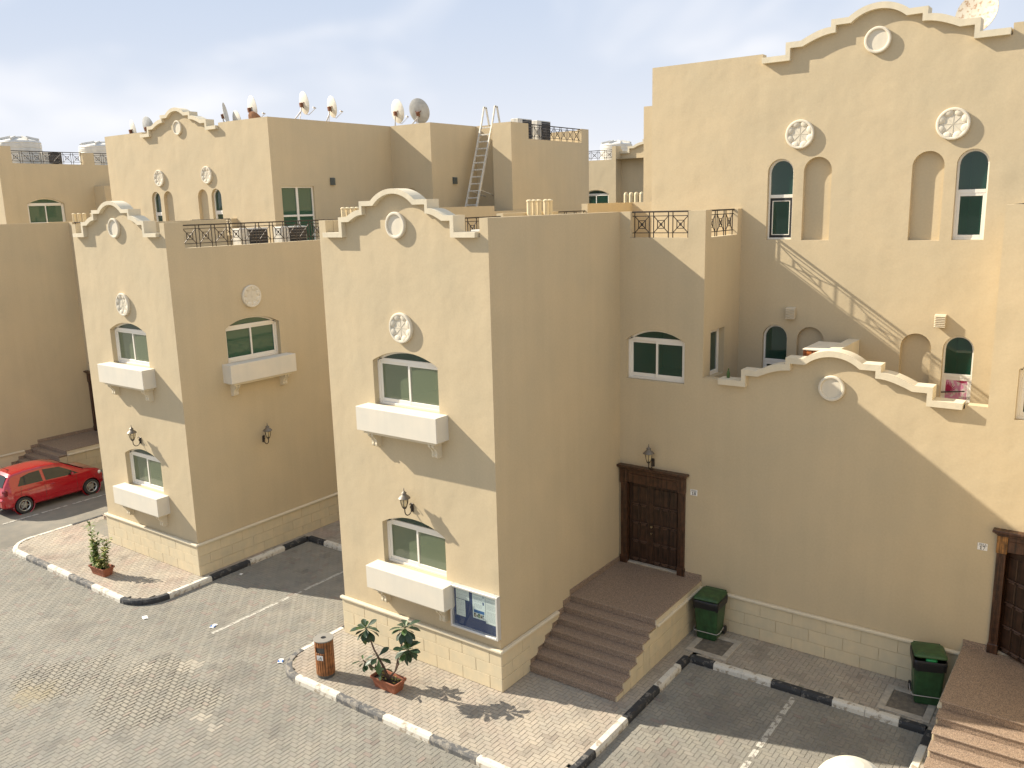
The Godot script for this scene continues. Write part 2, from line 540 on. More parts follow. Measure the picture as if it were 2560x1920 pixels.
# a framed window filling an opening. kinds: "slider" (two sashes and an arched light), "tall" (one sash below an arched light), "door" (two by two)
func window(parent: Node, o: Vector3, U: Vector3, N: Vector3, k: Dictionary, kind: String, behind: Material, cloth := false, room_depth := 1.8, dark_sash := false, dusty := false) -> Node3D:
	var w = part("window", parent)
	var F = Transform3D(Basis(U, UP, U.cross(UP)), o)
	var zs = 1.0 if U.cross(UP).dot(N) > 0 else -1.0
	var dz: float = -zs * (k.d - 0.05)
	var fr = MB.new()
	var fw = 0.055 if kind != "tall" else 0.04
	var bx = func(mb: MB, ua: float, ub: float, ya: float, yb: float, z0: float, th: float) -> void:
		mb.cbox(F * Transform3D(Basis(), Vector3((ua + ub) * 0.5, (ya + yb) * 0.5, dz + zs * z0)), Vector3(absf(ub - ua), absf(yb - ya), th), 0.004)
	bx.call(fr, k.u0, k.u0 + fw, k.y0, k.sp, 0.0, 0.07)
	bx.call(fr, k.u1 - fw, k.u1, k.y0, k.sp, 0.0, 0.07)
	bx.call(fr, k.u0 + fw, k.u1 - fw, k.y0, k.y0 + fw, 0.0, 0.07)
	var tr: float = k.sp if kind != "tall" else lerpf(k.y0, k.sp + k.rise, 0.535)
	if k.rise > 0.0:
		var us = arch_us(k)
		for i in us.size() - 1:
			var a0: float = us[i]
			var b0: float = us[i + 1]
			var ctr = Vector2((k.u0 + k.u1) * 0.5, k.sp - 0.4 * (k.u1 - k.u0) if kind != "tall" else k.sp)
			var pa = Vector2(a0, arch(k, a0))
			var pb = Vector2(b0, arch(k, b0))
			var qa = pa + (ctr - pa).normalized() * 0.045
			var qb = pb + (ctr - pb).normalized() * 0.045
			for z in [0.035]:
				fr.quad(F * Vector3(pa.x, pa.y, dz + zs * z), F * Vector3(pb.x, pb.y, dz + zs * z), F * Vector3(qb.x, qb.y, dz + zs * z), F * Vector3(qa.x, qa.y, dz + zs * z), N)
				fr.quad(F * Vector3(qa.x, qa.y, dz + zs * z), F * Vector3(qb.x, qb.y, dz + zs * z), F * Vector3(qb.x, qb.y, dz - zs * z), F * Vector3(qa.x, qa.y, dz - zs * z), F.basis * Vector3(ctr.x - qa.x, ctr.y - qa.y, 0))
		bx.call(fr, k.u0 + fw, k.u1 - fw, tr - 0.03, tr + 0.045, 0.0, 0.07)
	elif kind == "tall":
		tr = k.sp - fw + 0.03
		bx.call(fr, k.u0 + fw, k.u1 - fw, k.sp - fw, k.sp, 0.0, 0.07)
	elif kind == "door":
		bx.call(fr, k.u0 + fw, k.u1 - fw, k.sp - fw, k.sp, 0.0, 0.07)
		tr = lerpf(k.y0, k.sp, 0.48)
		bx.call(fr, k.u0 + fw, k.u1 - fw, tr - 0.035, tr + 0.035, 0.004, 0.05)
	obj("frame", fr, M.frame, w)
	# sashes
	var mid: float = (k.u0 + k.u1) * 0.5
	if kind == "slider":
		var low: float = k.y0 + fw
		var hi: float = k.sp - 0.03
		for s in 2:
			var a: float = k.u0 + fw if s == 0 else mid - 0.03
			var b: float = mid + 0.03 if s == 0 else k.u1 - fw
			var sm = MB.new()
			var zf = -0.012 if s == 0 else 0.018
			bx.call(sm, a, a + 0.055, low, hi, zf, 0.028)
			bx.call(sm, b - 0.055, b, low, hi, zf, 0.028)
			bx.call(sm, a + 0.055, b - 0.055, low, low + 0.085, zf, 0.028)
			bx.call(sm, a + 0.055, b - 0.055, hi - 0.06, hi, zf, 0.028)
			obj("sash", sm, M.frame, w)
			var pn = MB.new()
			pn.quad(F * Vector3(a + 0.05, low + 0.08, dz + zs * zf), F * Vector3(b - 0.05, low + 0.08, dz + zs * zf), F * Vector3(b - 0.05, hi - 0.055, dz + zs * zf), F * Vector3(a + 0.05, hi - 0.055, dz + zs * zf), N)
			obj("pane", pn, M.dusty_glass if dusty else M.glass, w)
	elif kind == "tall":
		var low: float = k.y0 + fw
		var sm = MB.new()
		bx.call(sm, k.u0 + fw, k.u0 + fw + 0.05, low, tr - 0.03, 0.01, 0.04)
		bx.call(sm, k.u1 - fw - 0.05, k.u1 - fw, low, tr - 0.03, 0.01, 0.04)
		bx.call(sm, k.u0 + fw + 0.05, k.u1 - fw - 0.05, low, low + 0.06, 0.01, 0.04)
		bx.call(sm, k.u0 + fw + 0.05, k.u1 - fw - 0.05, tr - 0.09, tr - 0.03, 0.01, 0.04)
		obj("sash", sm, M.rubber if dark_sash else M.frame, w)
		if dark_sash:
			var bead = MB.new()
			for q in [[k.u0 + fw + 0.05, k.u0 + fw + 0.068, low + 0.06, tr - 0.09], [k.u1 - fw - 0.068, k.u1 - fw - 0.05, low + 0.06, tr - 0.09], [k.u0 + fw + 0.068, k.u1 - fw - 0.068, low + 0.06, low + 0.078], [k.u0 + fw + 0.068, k.u1 - fw - 0.068, tr - 0.108, tr - 0.09]]: bx.call(bead, q[0], q[1], q[2], q[3], 0.012, 0.03)
			obj("bead", bead, M.frame, w)
		var pn = MB.new()
		if cloth:
			pn.quad_uv(F * Vector3(k.u0 + fw + 0.04, low + 0.05, dz + zs * 0.025), F * Vector3(k.u1 - fw - 0.04, low + 0.05, dz + zs * 0.025), F * Vector3(k.u1 - fw - 0.04, tr - 0.08, dz + zs * 0.025), F * Vector3(k.u0 + fw + 0.04, tr - 0.08, dz + zs * 0.025))
			obj("cloth_panel", pn, M.pink_cloth, w).set_meta("label", "pink leaf-print cloth pinned over the lower pane")
			var st = MB.new()
			st.bar(F * Vector3(k.u0 + 0.02, tr - 0.37, dz + zs * 0.06), F * Vector3(k.u1 - 0.12, tr - 0.30, dz + zs * 0.10), 0.025, 0.02)
			obj("bar", st, M.iron, w)
		else:
			pn.quad(F * Vector3(k.u0 + fw + 0.045, low + 0.05, dz), F * Vector3(k.u1 - fw - 0.045, low + 0.05, dz), F * Vector3(k.u1 - fw - 0.045, tr - 0.08, dz), F * Vector3(k.u0 + fw + 0.045, tr - 0.08, dz), N)
			obj("pane", pn, M.glass, w)
	else:
		var mm = MB.new()
		bx.call(mm, mid - 0.045, mid + 0.045, k.y0 + fw, k.sp - fw, 0.008, 0.06)
		obj("mullion", mm, M.frame, w)
		for s in 2:
			var a: float = k.u0 + fw if s == 0 else mid + 0.045
			var b: float = mid - 0.045 if s == 0 else k.u1 - fw
			for r in [[k.y0 + fw, tr - 0.035], [tr + 0.035, k.sp - fw]]:
				var pn = MB.new()
				pn.quad(F * Vector3(a, r[0], dz), F * Vector3(b, r[0], dz), F * Vector3(b, r[1], dz), F * Vector3(a, r[1], dz), N)
				obj("pane", pn, M.glass, w)
	if k.rise > 0.0:
		var pn = MB.new()
		fill_op(pn, F * Vector3(0, 0, dz), U, N, k, 0.03, tr + 0.03)
		obj("pane", pn, M.glass, w)
	if behind == null:
		# an unlit room: four walls, floor and ceiling
		var rm = MB.new()
		var z0 = dz - zs * 0.052
		var z1 = dz - zs * (0.052 + room_depth)
		var ua: float = k.u0 - 0.03
		var ub: float = k.u1 + 0.03
		var ya: float = k.y0 - 0.06
		var yb: float = k.sp + k.rise + 0.06
		rm.quad(F * Vector3(ua, ya, z1), F * Vector3(ub, ya, z1), F * Vector3(ub, yb, z1), F * Vector3(ua, yb, z1), N)
		for e in [ua, ub]: rm.quad(F * Vector3(e, ya, z0), F * Vector3(e, ya, z1), F * Vector3(e, yb, z1), F * Vector3(e, yb, z0), U * (mid - e))
		for e in [ya, yb]: rm.quad(F * Vector3(ua, e, z0), F * Vector3(ub, e, z0), F * Vector3(ub, e, z1), F * Vector3(ua, e, z1), UP if e == ya else -UP)
		obj("room", rm, M.plaster, w)
		return w
	var bl = MB.new()
	fill_op(bl, F * Vector3(0, 0, dz - zs * 0.04), U, N, k, -0.02, k.y0 - 0.02)
	obj("blind", bl, behind, w)
	return w

# ------------------------------------------------------------------ villa parts
# lower line and upper line of the stepped, curved parapet crown (half, from the end to the apex)
func crown_half(wide: bool) -> Array:
	var lo = []
	var hi = []
	var e = [2.46, 1.83, 1.56, 0.86, 0.55] if wide else [2.10, 1.50, 1.29, 0.87, 0.55]
	var t = [2.47, 1.93, 1.60, 0.96, 0.60] if wide else [2.11, 1.59, 1.36, 0.94, 0.61]
	var y = [0.0, 0.26, 0.46, 0.61, 0.82] if wide else [0.0, 0.32, 0.465, 0.64, 0.87]
	var th = 0.125 if wide else 0.10
	lo.append(Vector2(e[0], y[0])); hi.append(Vector2(t[0], y[0] + th))
	lo.append(Vector2(e[1], y[0])); hi.append(Vector2(t[1], y[0] + th))
	lo.append(Vector2(e[1], y[1])); hi.append(Vector2(t[1], y[1] + th))
	for i in 9:
		var a = i / 8.0
		# a convex shoulder that flattens towards the riser
		var f = sin(a * PI * 0.5)
		lo.append(Vector2(lerpf(e[2], e[3], a), lerpf(y[1], y[2], f)))
		hi.append(Vector2(lerpf(t[2], t[3], a), lerpf(y[1], y[2], f) + th))
	lo.append(Vector2(e[3], y[3])); hi.append(Vector2(t[3], y[3] + th))
	lo.append(Vector2(e[4], y[3])); hi.append(Vector2(t[4], y[3] + th))
	for i in range(1, 11):
		var a = i / 10.0
		for q in [[e[4], lo, 0.0], [t[4], hi, th]]:
			var hw: float = q[0]
			var rise: float = y[4] - y[3]
			var r: float = (hw * hw + rise * rise) / (2.0 * rise)
			var u: float = hw * (1.0 - a)
			q[1].append(Vector2(u, y[3] + rise - r + sqrt(r * r - u * u) + q[2]))
	return [lo, hi]

func crown_lines(wide: bool) -> Array:
	var h = crown_half(wide)
	var lo = []
	var hi = []
	for p in h[0]: lo.append(Vector2(-p.x, p.y))
	for p in h[1]: hi.append(Vector2(-p.x, p.y))
	for i in range(h[0].size() - 2, -1, -1):
		lo.append(h[0][i]); hi.append(h[1][i])
	return [lo, hi]

func crown(parent: Node, o: Vector3, wide: bool, proud := 0.12, back := 0.24) -> void:
	var l = crown_lines(wide)
	var mb = MB.new()
	var f = Vector3(0, 0, proud)
	var b = Vector3(0, 0, -back)
	for i in l[0].size() - 1:
		var a = o + Vector3(l[0][i].x, l[0][i].y, 0)
		var a2 = o + Vector3(l[0][i + 1].x, l[0][i + 1].y, 0)
		var t = o + Vector3(l[1][i].x, l[1][i].y, 0)
		var t2 = o + Vector3(l[1][i + 1].x, l[1][i + 1].y, 0)
		mb.quad(a + f, a2 + f, t2 + f, t + f, Vector3.BACK)
		mb.quad(a + b, a2 + b, t2 + b, t + b, Vector3.FORWARD)
		var up = t - a + t2 - a2
		mb.quad(t + f, t2 + f, t2 + b, t + b, up)
		mb.quad(a + f, a2 + f, a2 + b, a + b, -up)
	for e in [0, l[0].size() - 1]:
		var a = o + Vector3(l[0][e].x, l[0][e].y, 0)
		var t = o + Vector3(l[1][e].x, l[1][e].y, 0)
		mb.quad(a + f, t + f, t + b, a + b, Vector3(l[0][e].x, 0, 0))
	obj("parapet_crown", mb, M.trim, parent)

# top line of the wall below a crown
func crown_top(wide: bool, base: float, half: float, side: float) -> Array:
	var l = crown_lines(wide)
	var e: float = l[0][l[0].size() - 1].x
	var r = [Vector2(-half, side), Vector2(-e - 0.03, side), Vector2(-e - 0.03, base)]
	for p in l[0]: r.append(Vector2(p.x, base + p.y))
	r.append_array([Vector2(e + 0.03, base), Vector2(e + 0.03, side), Vector2(half, side)])
	return r

func parapet(parent: Node, a: Vector3, b: Vector3) -> void:
	var mb = MB.new()
	mb.box(a, b)
	obj("parapet", mb, M.stucco, parent)

func railing(parent: Node, a: Vector3, b: Vector3, h: float) -> void:
	# iron railing from a to b (feet), h high
	var r = part("railing", parent)
	var d = b - a
	var len = d.length()
	var U = d / len
	var cnt = maxi(1, roundi(len / 0.5))
	var st = len / cnt
	var rail = MB.new()
	rail.bar(a + UP * (h - 0.015), b + UP * (h - 0.015), 0.035, 0.05)
	obj("handrail", rail, M.iron, r)
	for f in [h - 0.11, 0.11]:
		var m = MB.new()
		m.bar(a + UP * f, b + UP * f, 0.018, 0.018)
		obj("rail", m, M.iron, r)
	var key = "rail%0.3f_%0.2f" % [st, h]
	if not share.has(key):
		var m = MB.new()
		var g = 0.055
		var y0 = 0.11
		var y1 = h - 0.11
		for x in [g, st - g]: m.bar(Vector3(x, 0, 0), Vector3(x, h - 0.03, 0), 0.018, 0.018, Vector3.BACK)
		var c = Vector3(st * 0.5, (y0 + y1) * 0.5, 0)
		var hw = st * 0.5 - g
		var hh = (y1 - y0) * 0.5
		for s in [[-1, -1], [1, -1], [1, 1], [-1, 1]]:
			m.bar(c, c + Vector3(s[0] * hw, s[1] * hh, 0), 0.016, 0.016, Vector3.BACK)
		var q = 0.47
		var cs = [Vector3(-hw * q, -hh * q, 0), Vector3(hw * q, -hh * q, 0), Vector3(hw * q, hh * q, 0), Vector3(-hw * q, hh * q, 0)]
		for i in 4: m.bar(c + cs[i], c + cs[(i + 1) % 4], 0.016, 0.016, Vector3.BACK)
		m.cbox(Transform3D(Basis(Vector3.BACK, PI / 4), c), Vector3(0.055, 0.055, 0.02), 0.004)
		share[key] = m.mesh()
	for i in cnt:
		inst("lattice_panel", share[key], M.iron, r, Transform3D(Basis(U, UP, U.cross(UP)), a + U * (st * i)))

func medallion(parent: Node, p: Vector3, N: Vector3, star: bool) -> void:
	var B = Basis(UP.cross(N), N, UP.cross(N).cross(N)) # local y along N
	var x = Transform3D(B, p)
	var md = part("medallion", parent)
	var R = 0.32 if star else 0.27
	var ring = MB.new()
	ring.lathe([Vector2(R * 0.98, 0.0), Vector2(R, 0.02), Vector2(R, 0.065), Vector2(R - 0.015, 0.08), Vector2(R - 0.045, 0.08), Vector2(R - 0.06, 0.065), Vector2(R - 0.06, 0.02)], 40, x)
	obj("rim", ring, M.ornament, md)
	var disc = MB.new()
	disc.lathe([Vector2(R - 0.055, 0.046), Vector2(0.0, 0.048)], 40, x)
	obj("disc", disc, M.ornament, md)
	if star:
		var rr = R - 0.055
		if not share.has("scallop"):
			var s = MB.new()
			var pr = []
			for i in 7: pr.append(Vector2(0.096 * cos(i * PI / 12.0), 0.032 * sin(i * PI / 12.0)))
			for i2 in 6:
				for k2 in 10:
					var w0 = PI * k2 / 10.0
					var w1 = PI * (k2 + 1) / 10.0
					var pa: Vector2 = pr[i2]
					var pb: Vector2 = pr[i2 + 1]
					s.quad(Vector3(cos(w0) * pa.x, pa.y, sin(w0) * pa.x), Vector3(cos(w1) * pa.x, pa.y, sin(w1) * pa.x), Vector3(cos(w1) * pb.x, pb.y, sin(w1) * pb.x), Vector3(cos(w0) * pb.x, pb.y, sin(w0) * pb.x), Vector3(cos(w0), 1, sin(w0)))
			share.scallop = s.mesh()
		for i in 8:
			var w = TAU * (i + 0.5) / 8
			inst("scallop", share.scallop, M.ornament, md, x * Transform3D(Basis(UP, -PI / 2 - w), Vector3(cos(w) * rr, 0.046, sin(w) * rr)))
		for i in 4:
			var w = TAU * i / 8
			var rib = MB.new()
			rib.bar(x * Vector3(cos(w) * rr * 0.8, 0.049, sin(w) * rr * 0.8), x * Vector3(-cos(w) * rr * 0.8, 0.049, -sin(w) * rr * 0.8), 0.007, 0.006, N)
			obj("rib", rib, M.ornament, md)

func planter_box(parent: Node, o: Vector3, U: Vector3, N: Vector3, uc: float, ytop: float) -> void:
	# white window box on a ledge and two scrolled corbels
	var g = part("window_box", parent)
	var F = Transform3D(Basis(U, UP, N if U.cross(UP).dot(N) > 0 else -N), o)
	var zs = 1.0 if U.cross(UP).dot(N) > 0 else -1.0
	var m = MB.new()
	m.cbox(F * Transform3D(Basis(), Vector3(uc, ytop - 0.265, zs * 0.185)), Vector3(2.3, 0.53, 0.39), 0.008)
	obj("box", m, M.planter_box, g)
	var l = MB.new()
	l.cbox(F * Transform3D(Basis(), Vector3(uc, ytop - 0.565, zs * 0.15)), Vector3(2.06, 0.07, 0.30), 0.006)
	obj("ledge", l, M.trim, g)
	if not share.has("corbel"):
		var c = MB.new()
		var pf = PackedVector2Array()
		# side profile (x outwards, y up), an S scroll
		for q in [[0, 0], [0.25, 0], [0.262, -0.03], [0.25, -0.07], [0.215, -0.10], [0.175, -0.14], [0.15, -0.19], [0.145, -0.23], [0.155, -0.265], [0.15, -0.30], [0.12, -0.325], [0.08, -0.33], [0.0, -0.34]]: pf.append(Vector2(q[0], q[1]))
		for zz in [-0.075, 0.025]: c.prism(pf, Transform3D(Basis(), Vector3(0, 0, zz)), 0.05)
		var inn = PackedVector2Array()
		for q in pf: inn.append(Vector2(q.x * 0.9, q.y))
		c.prism(inn, Transform3D(Basis(), Vector3(0, 0, -0.026)), 0.052)
		share.corbel = c.mesh()
	for s in [-0.87, 0.87]:
		inst("corbel", share.corbel, M.trim, g, Transform3D(Basis(N, UP, N.cross(UP)), o + U * (uc + s) + UP * (ytop - 0.60)))

func plinth(parent: Node, a: Vector3, b: Vector3, N: Vector3, top := 0.87, cap := true, start := 0.0, bond := 0.37) -> void:
	# rows of stone along a wall from a to b (at the foot), faces 5 cm proud of the wall
	var len = (b - a).length()
	var U = (b - a) / len
	var zs = U.cross(UP)
	var th = 0.055
	var bed = MB.new()
	bed.cbox(Transform3D(Basis(U, UP, zs), a + U * len * 0.5 + UP * (top * 0.5) + N * 0.021), Vector3(len - 0.004, top, 0.042), 0.0)
	obj("mortar_bed", bed, M.joint, parent)
	var L = 0.74
	for c in 3:
		var y0 = c * 0.29
		var y1 = minf((c + 1) * 0.29, top)
		if y1 - y0 < 0.012: continue
		var u = start - (bond if c % 2 == 1 else 0.0)
		while u < len - 0.001:
			var u0 = maxf(u, 0.0)
			var u1 = minf(u + L, len)
			u += L
			if u1 - u0 < 0.04: continue
			var m = MB.new()
			var j = 0.0035
			m.cbox(Transform3D(Basis(U, UP, zs), Vector3.ZERO), Vector3(u1 - u0 - 2 * j, y1 - y0 - 2 * j, th), 0.004)
			var p = a + U * ((u0 + u1) * 0.5) + UP * ((y0 + y1) * 0.5) + N * (th * 0.5 + rng.randf_range(-0.002, 0.0015))
			inst("stone", m.mesh(), M.stone if rng.randf() < 0.6 else M.stone2, parent, Transform3D(Basis(), p))
	if cap:
		var m = MB.new()
		m.cbox(Transform3D(Basis(U, UP, zs), a + U * len * 0.5 + UP * (top + 0.045) + N * 0.047), Vector3(len + 0.09, 0.075, 0.10), 0.02)
		obj("plinth_moulding", m, M.trim, parent)

func stairs(parent: Node, x_wall: float, s: float, z_base := -1.0) -> void:
	# flight against the tower's inner wall at x_wall, running out to x_wall + s * 2.21
	var W = 2.21
	var g = part("stairs", parent)
	var rise = 1.1 / 7.0
	var tread = 1.75 / 6.0
	var side = part("stair_cladding", parent)
	for i in 7:
		var top = rise * (i + 1)
		var z0 = z_base - tread * i
		var z1 = z0 - tread if i < 6 else -5.1
		var m = MB.new()
		m.box(Vector3(x_wall, 0.0, z0), Vector3(x_wall + s * (W - 0.04), top - 0.03, z1 - 0.002))
		m.cbox(Transform3D(Basis(), Vector3(x_wall + s * W * 0.5, top - 0.016, (z0 + 0.025 + z1) * 0.5)), Vector3(W, 0.032, z0 + 0.025 - z1), 0.008)
		obj("step", m, M.granite, g)
		var sk = MB.new()
		sk.box(Vector3(x_wall - s * 0.04, top - 0.01, z0 + 0.03), Vector3(x_wall + s * 0.022, top + 0.13, z1 + 0.03 if i < 6 else -5.1))
		obj("skirting", sk, M.granite, g)
		# stone cladding on the open side
		var a = Vector3(x_wall + s * (W - 0.06), 0, z0 - 0.004)
		plinth(side, a, Vector3(a.x, 0, z1), Vector3(s, 0, 0), minf(top - 0.04, 0.87), false, 0.0, 0.0 if i < 6 else 0.37)
		if i == 6:
			var up = MB.new()
			up.box(Vector3(x_wall + s * (W - 0.06), 0.87, z0 - 0.02), Vector3(x_wall + s * (W - 0.012), top - 0.035, -5.1))
			obj("cheek", up, M.trim, side)
			var mo = MB.new()
			mo.cbox(Transform3D(Basis(), Vector3(x_wall + s * W, 0.91, (z0 - 0.05 - 5.05) * 0.5)), Vector3(0.09, 0.07, 5.05 + z0 - 0.05), 0.018)
			obj("plinth_moulding", mo, M.trim, side)
	var bs = MB.new()
	bs.box(Vector3(x_wall + s * 1.74, 1.1, -5.1), Vector3(x_wall + s * W, 1.23, -5.07))
	obj("skirting", bs, M.granite, g)

func lerp_box(mb: MB, F: Transform3D, a: Vector3, b: Vector3, ch := 0.006) -> void:
	mb.cbox(F * Transform3D(Basis(), (a + b) * 0.5), (b - a).abs(), ch)

func entrance_door(parent: Node, x0: float, s: float, open: bool, zw: float) -> void:
	# carved double door; x0 is the jamb by the tower, the door runs 1.72 m in direction s. Local x = s * (x - x0)
	var d = part("entrance_door", parent)
	var F = Transform3D(Basis(Vector3(s, 0, 0), UP, Vector3(0, 0, 1)), Vector3(x0, 1.1, zw))
	var W = 1.72
	for j in 2:
		var a = 0.0 if j == 0 else W - 0.16
		var m = MB.new()
		lerp_box(m, F, Vector3(a, 0.0, -0.1), Vector3(a + 0.16, 2.22, 0.06))
		lerp_box(m, F, Vector3(a - 0.015, 0.0, -0.05), Vector3(a + 0.175, 0.20, 0.078), 0.01)
		for gq in 3: lerp_box(m, F, Vector3(a + 0.03 + gq * 0.04, 0.28, 0.058), Vector3(a + 0.05 + gq * 0.04, 2.12, 0.068), 0.004)
		obj("jamb", m, M.door_trim, d)
		var b = MB.new()
		lerp_box(b, F, Vector3(a - 0.012, 2.10, -0.05), Vector3(a + 0.172, 2.46, 0.085), 0.01)
		obj("jamb_block", b, M.worn_wood if open and j == 1 else M.door_trim, d)
	var li = MB.new()
	lerp_box(li, F, Vector3(0.17, 2.14, -0.1), Vector3(W - 0.17, 2.46, 0.06))
	lerp_box(li, F, Vector3(0.20, 2.34, 0.055), Vector3(W - 0.20, 2.37, 0.075), 0.006)
	obj("lintel", li, M.door_trim, d)
	var co = MB.new()
	for q in [[0.0, 2.455, 2.50, 0.10], [0.035, 2.50, 2.53, 0.14], [0.07, 2.53, 2.58, 0.18]]:
		lerp_box(co, F, Vector3(-q[0] - 0.02, q[1], -0.05), Vector3(W + q[0] + 0.02, q[2], q[3]), 0.01)
	obj("cornice", co, M.door_trim, d)
	# leaves: the narrow one with two columns of panels, the wide one with three
	var sp = 0.16 + 0.585
	for lf in 2:
		var a = 0.165 if lf == 0 else sp
		var b = sp if lf == 0 else W - 0.165
		var L = F * Transform3D(Basis(), Vector3(0, 0, -0.13))
		if open and lf == 1:
			# this leaf stands open into the hall, hinged at its outer edge
			L = F * Transform3D(Basis(UP, 0.62), Vector3(b, 0, -0.13)) * Transform3D(Basis(), Vector3(-b, 0, 0))
		var m = MB.new()
		lerp_box(m, L, Vector3(a, 0.03, -0.025), Vector3(b, 2.14, 0.025), 0.004)
		obj("leaf", m, M.door_wood, d)
		var cols = 2 if lf == 0 else 3
		var pw = (b - a - 0.14) / cols
		var rows = [0.12, 0.60, 1.08, 1.56, 2.06]
		for r in 4:
			for c in cols:
				var p = MB.new()
				var u0 = a + 0.07 + pw * c + 0.018
				var u1 = a + 0.07 + pw * (c + 1) - 0.018
				lerp_box(p, L, Vector3(u0, rows[r] + 0.035, 0.02), Vector3(u1, rows[r + 1] - 0.035, 0.042), 0.012)
				# the moulded lip at the foot of each panel
				obj("panel", p, M.door_wood, d)
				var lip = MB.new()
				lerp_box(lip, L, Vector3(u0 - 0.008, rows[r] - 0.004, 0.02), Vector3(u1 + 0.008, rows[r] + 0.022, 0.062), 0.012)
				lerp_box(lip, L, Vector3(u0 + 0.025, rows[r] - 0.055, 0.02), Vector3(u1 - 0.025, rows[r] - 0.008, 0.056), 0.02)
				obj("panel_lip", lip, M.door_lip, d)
		if lf == 1:
			for q in [[1.04, 0.036], [0.87, 0.022]]:
				var k = MB.new()
				k.lathe([Vector2(0.0, 0.0), Vector2(q[1] * 0.7, 0.0), Vector2(q[1] * 0.4, 0.02), Vector2(q[1], 0.045), Vector2(q[1] * 0.8, 0.07), Vector2(0, 0.08)], 14, L * Transform3D(Basis(Vector3.RIGHT, PI / 2), Vector3(a + 0.05, q[0], 0.025)))
				obj("knob", k, M.brass, d)
	var th = MB.new()
	lerp_box(th, F, Vector3(0.16, 0.0, -0.22), Vector3(W - 0.16, 0.03, -0.01))
	obj("threshold", th, M.concrete, d)

func lantern(label: String, p: Vector3, N: Vector3) -> void:
	# wall lantern: plate, swan neck, six-sided lamp with a flared roof and finial
	var t = thing("wall_lantern", label, "wall lamp", Transform3D(Basis(UP.cross(N), UP, N), p), "wall lanterns on the villas")
	if not share.has("l_plate"):
		var m = MB.new()
		m.cbox(Transform3D(Basis(), Vector3(0, 0, 0.012)), Vector3(0.09, 0.20, 0.03), 0.012)
		m.lathe([Vector2(0.035, 0.0), Vector2(0.03, 0.025), Vector2(0.0, 0.03)], 12, Transform3D(Basis(Vector3.RIGHT, PI / 2), Vector3(0, 0.01, 0.026)))
		share.l_plate = m.mesh()
		m = MB.new()
		var path = []
		for i in 13:
			var w = PI * i / 12.0
			path.append(Vector3(0, -0.02 - 0.115 * sin(w), 0.03 + 0.21 * (0.5 - 0.5 * cos(w)) + 0.0))
		path.append(Vector3(0, 0.04, 0.24))
		m.tube(path, 0.012, 8)
		share.l_arm = m.mesh()
		m = MB.new()
		path = []
		for i in 12:
			var w = TAU * i / 11.0 * 0.8
			path.append(Vector3(0, 0.075 + 0.035 * sin(w), 0.055 + 0.03 * cos(w)))
		m.tube(path, 0.008, 6)
		share.l_scroll = m.mesh()
		m = MB.new()
		var x = Transform3D(Basis(), Vector3(0, 0.04, 0.24))
		m.lathe([Vector2(0.0, 0.0), Vector2(0.03, 0.0), Vector2(0.052, 0.03), Vector2(0.05, 0.045)], 12, x)
		for k in 6:
			var w = TAU * k / 6
			var e = Vector3(cos(w), 0, sin(w))
			m.tube([x * (e * 0.05 + UP * 0.04), x * (e * 0.078 + UP * 0.13), x * (e * 0.092 + UP * 0.235)], 0.007, 6)
		share.l_cage = m.mesh()
		m = MB.new()
		m.lathe([Vector2(0.046, 0.045), Vector2(0.072, 0.13), Vector2(0.085, 0.23)], 6, x, false)
		share.l_glass = m.mesh()
		m = MB.new()
		m.lathe([Vector2(0.0, 0.05), Vector2(0.02, 0.06), Vector2(0.024, 0.12), Vector2(0.014, 0.17), Vector2(0, 0.185)], 10, x)
		share.l_bulb = m.mesh()
		m = MB.new()
		m.lathe([Vector2(0.08, 0.232), Vector2(0.135, 0.235), Vector2(0.138, 0.245), Vector2(0.10, 0.285), Vector2(0.062, 0.315), Vector2(0.045, 0.345), Vector2(0.048, 0.352), Vector2(0.062, 0.358), Vector2(0.03, 0.385), Vector2(0.012, 0.40), Vector2(0.016, 0.415), Vector2(0.006, 0.43), Vector2(0.012, 0.445), Vector2(0.0, 0.475)], 12, x)
		share.l_roof = m.mesh()
	inst("wall_plate", share.l_plate, M.bronze, t)
	inst("arm", share.l_arm, M.bronze, t)
	inst("scroll", share.l_scroll, M.bronze, t)
	inst("cage", share.l_cage, M.bronze, t)
	inst("glass", share.l_glass, M.lamp_glass, t)
	inst("bulb", share.l_bulb, M.bulb, t)
	inst("lamp_roof", share.l_roof, M.lamp_roof, t)

func louvre(parent: Node, p: Vector3, N: Vector3, w: float, h: float, proud: float, m: Material) -> void:
	var g = part("air_vent", parent)
	var F = Transform3D(Basis(UP.cross(N), UP, N), p)
	var b = MB.new()
	lerp_box(b, F, Vector3(-w / 2 + 0.015, -h / 2 + 0.01, -0.02), Vector3(w / 2 - 0.015, h / 2 - 0.01, proud - 0.025), 0.0)
	obj("vent_body", b, m, g)
	var n = 7
	for i in n:
		var s = MB.new()
		var y = -h / 2 + h * (i + 0.5) / n
		s.cbox(F * Transform3D(Basis(Vector3.RIGHT, 0.35), Vector3(0, y, proud * 0.5)), Vector3(w, 0.016, proud), 0.004)
		obj("slat", s, m, g)

func vent_pipes(parent: Node, x: float, zs: Array, top: float) -> void:
	for z in zs:
		var m = MB.new()
		m.lathe([Vector2(0.075, 0.0), Vector2(0.075, top - ROOF2 - 0.07), Vector2(0.088, top - ROOF2 - 0.065), Vector2(0.088, top - ROOF2 - 0.03), Vector2(0.05, top - ROOF2 - 0.005), Vector2(0, top - ROOF2)], 14, at(Vector3(x, ROOF2, z)))
		obj("vent_pipe", m, M.tan_pipe, parent)

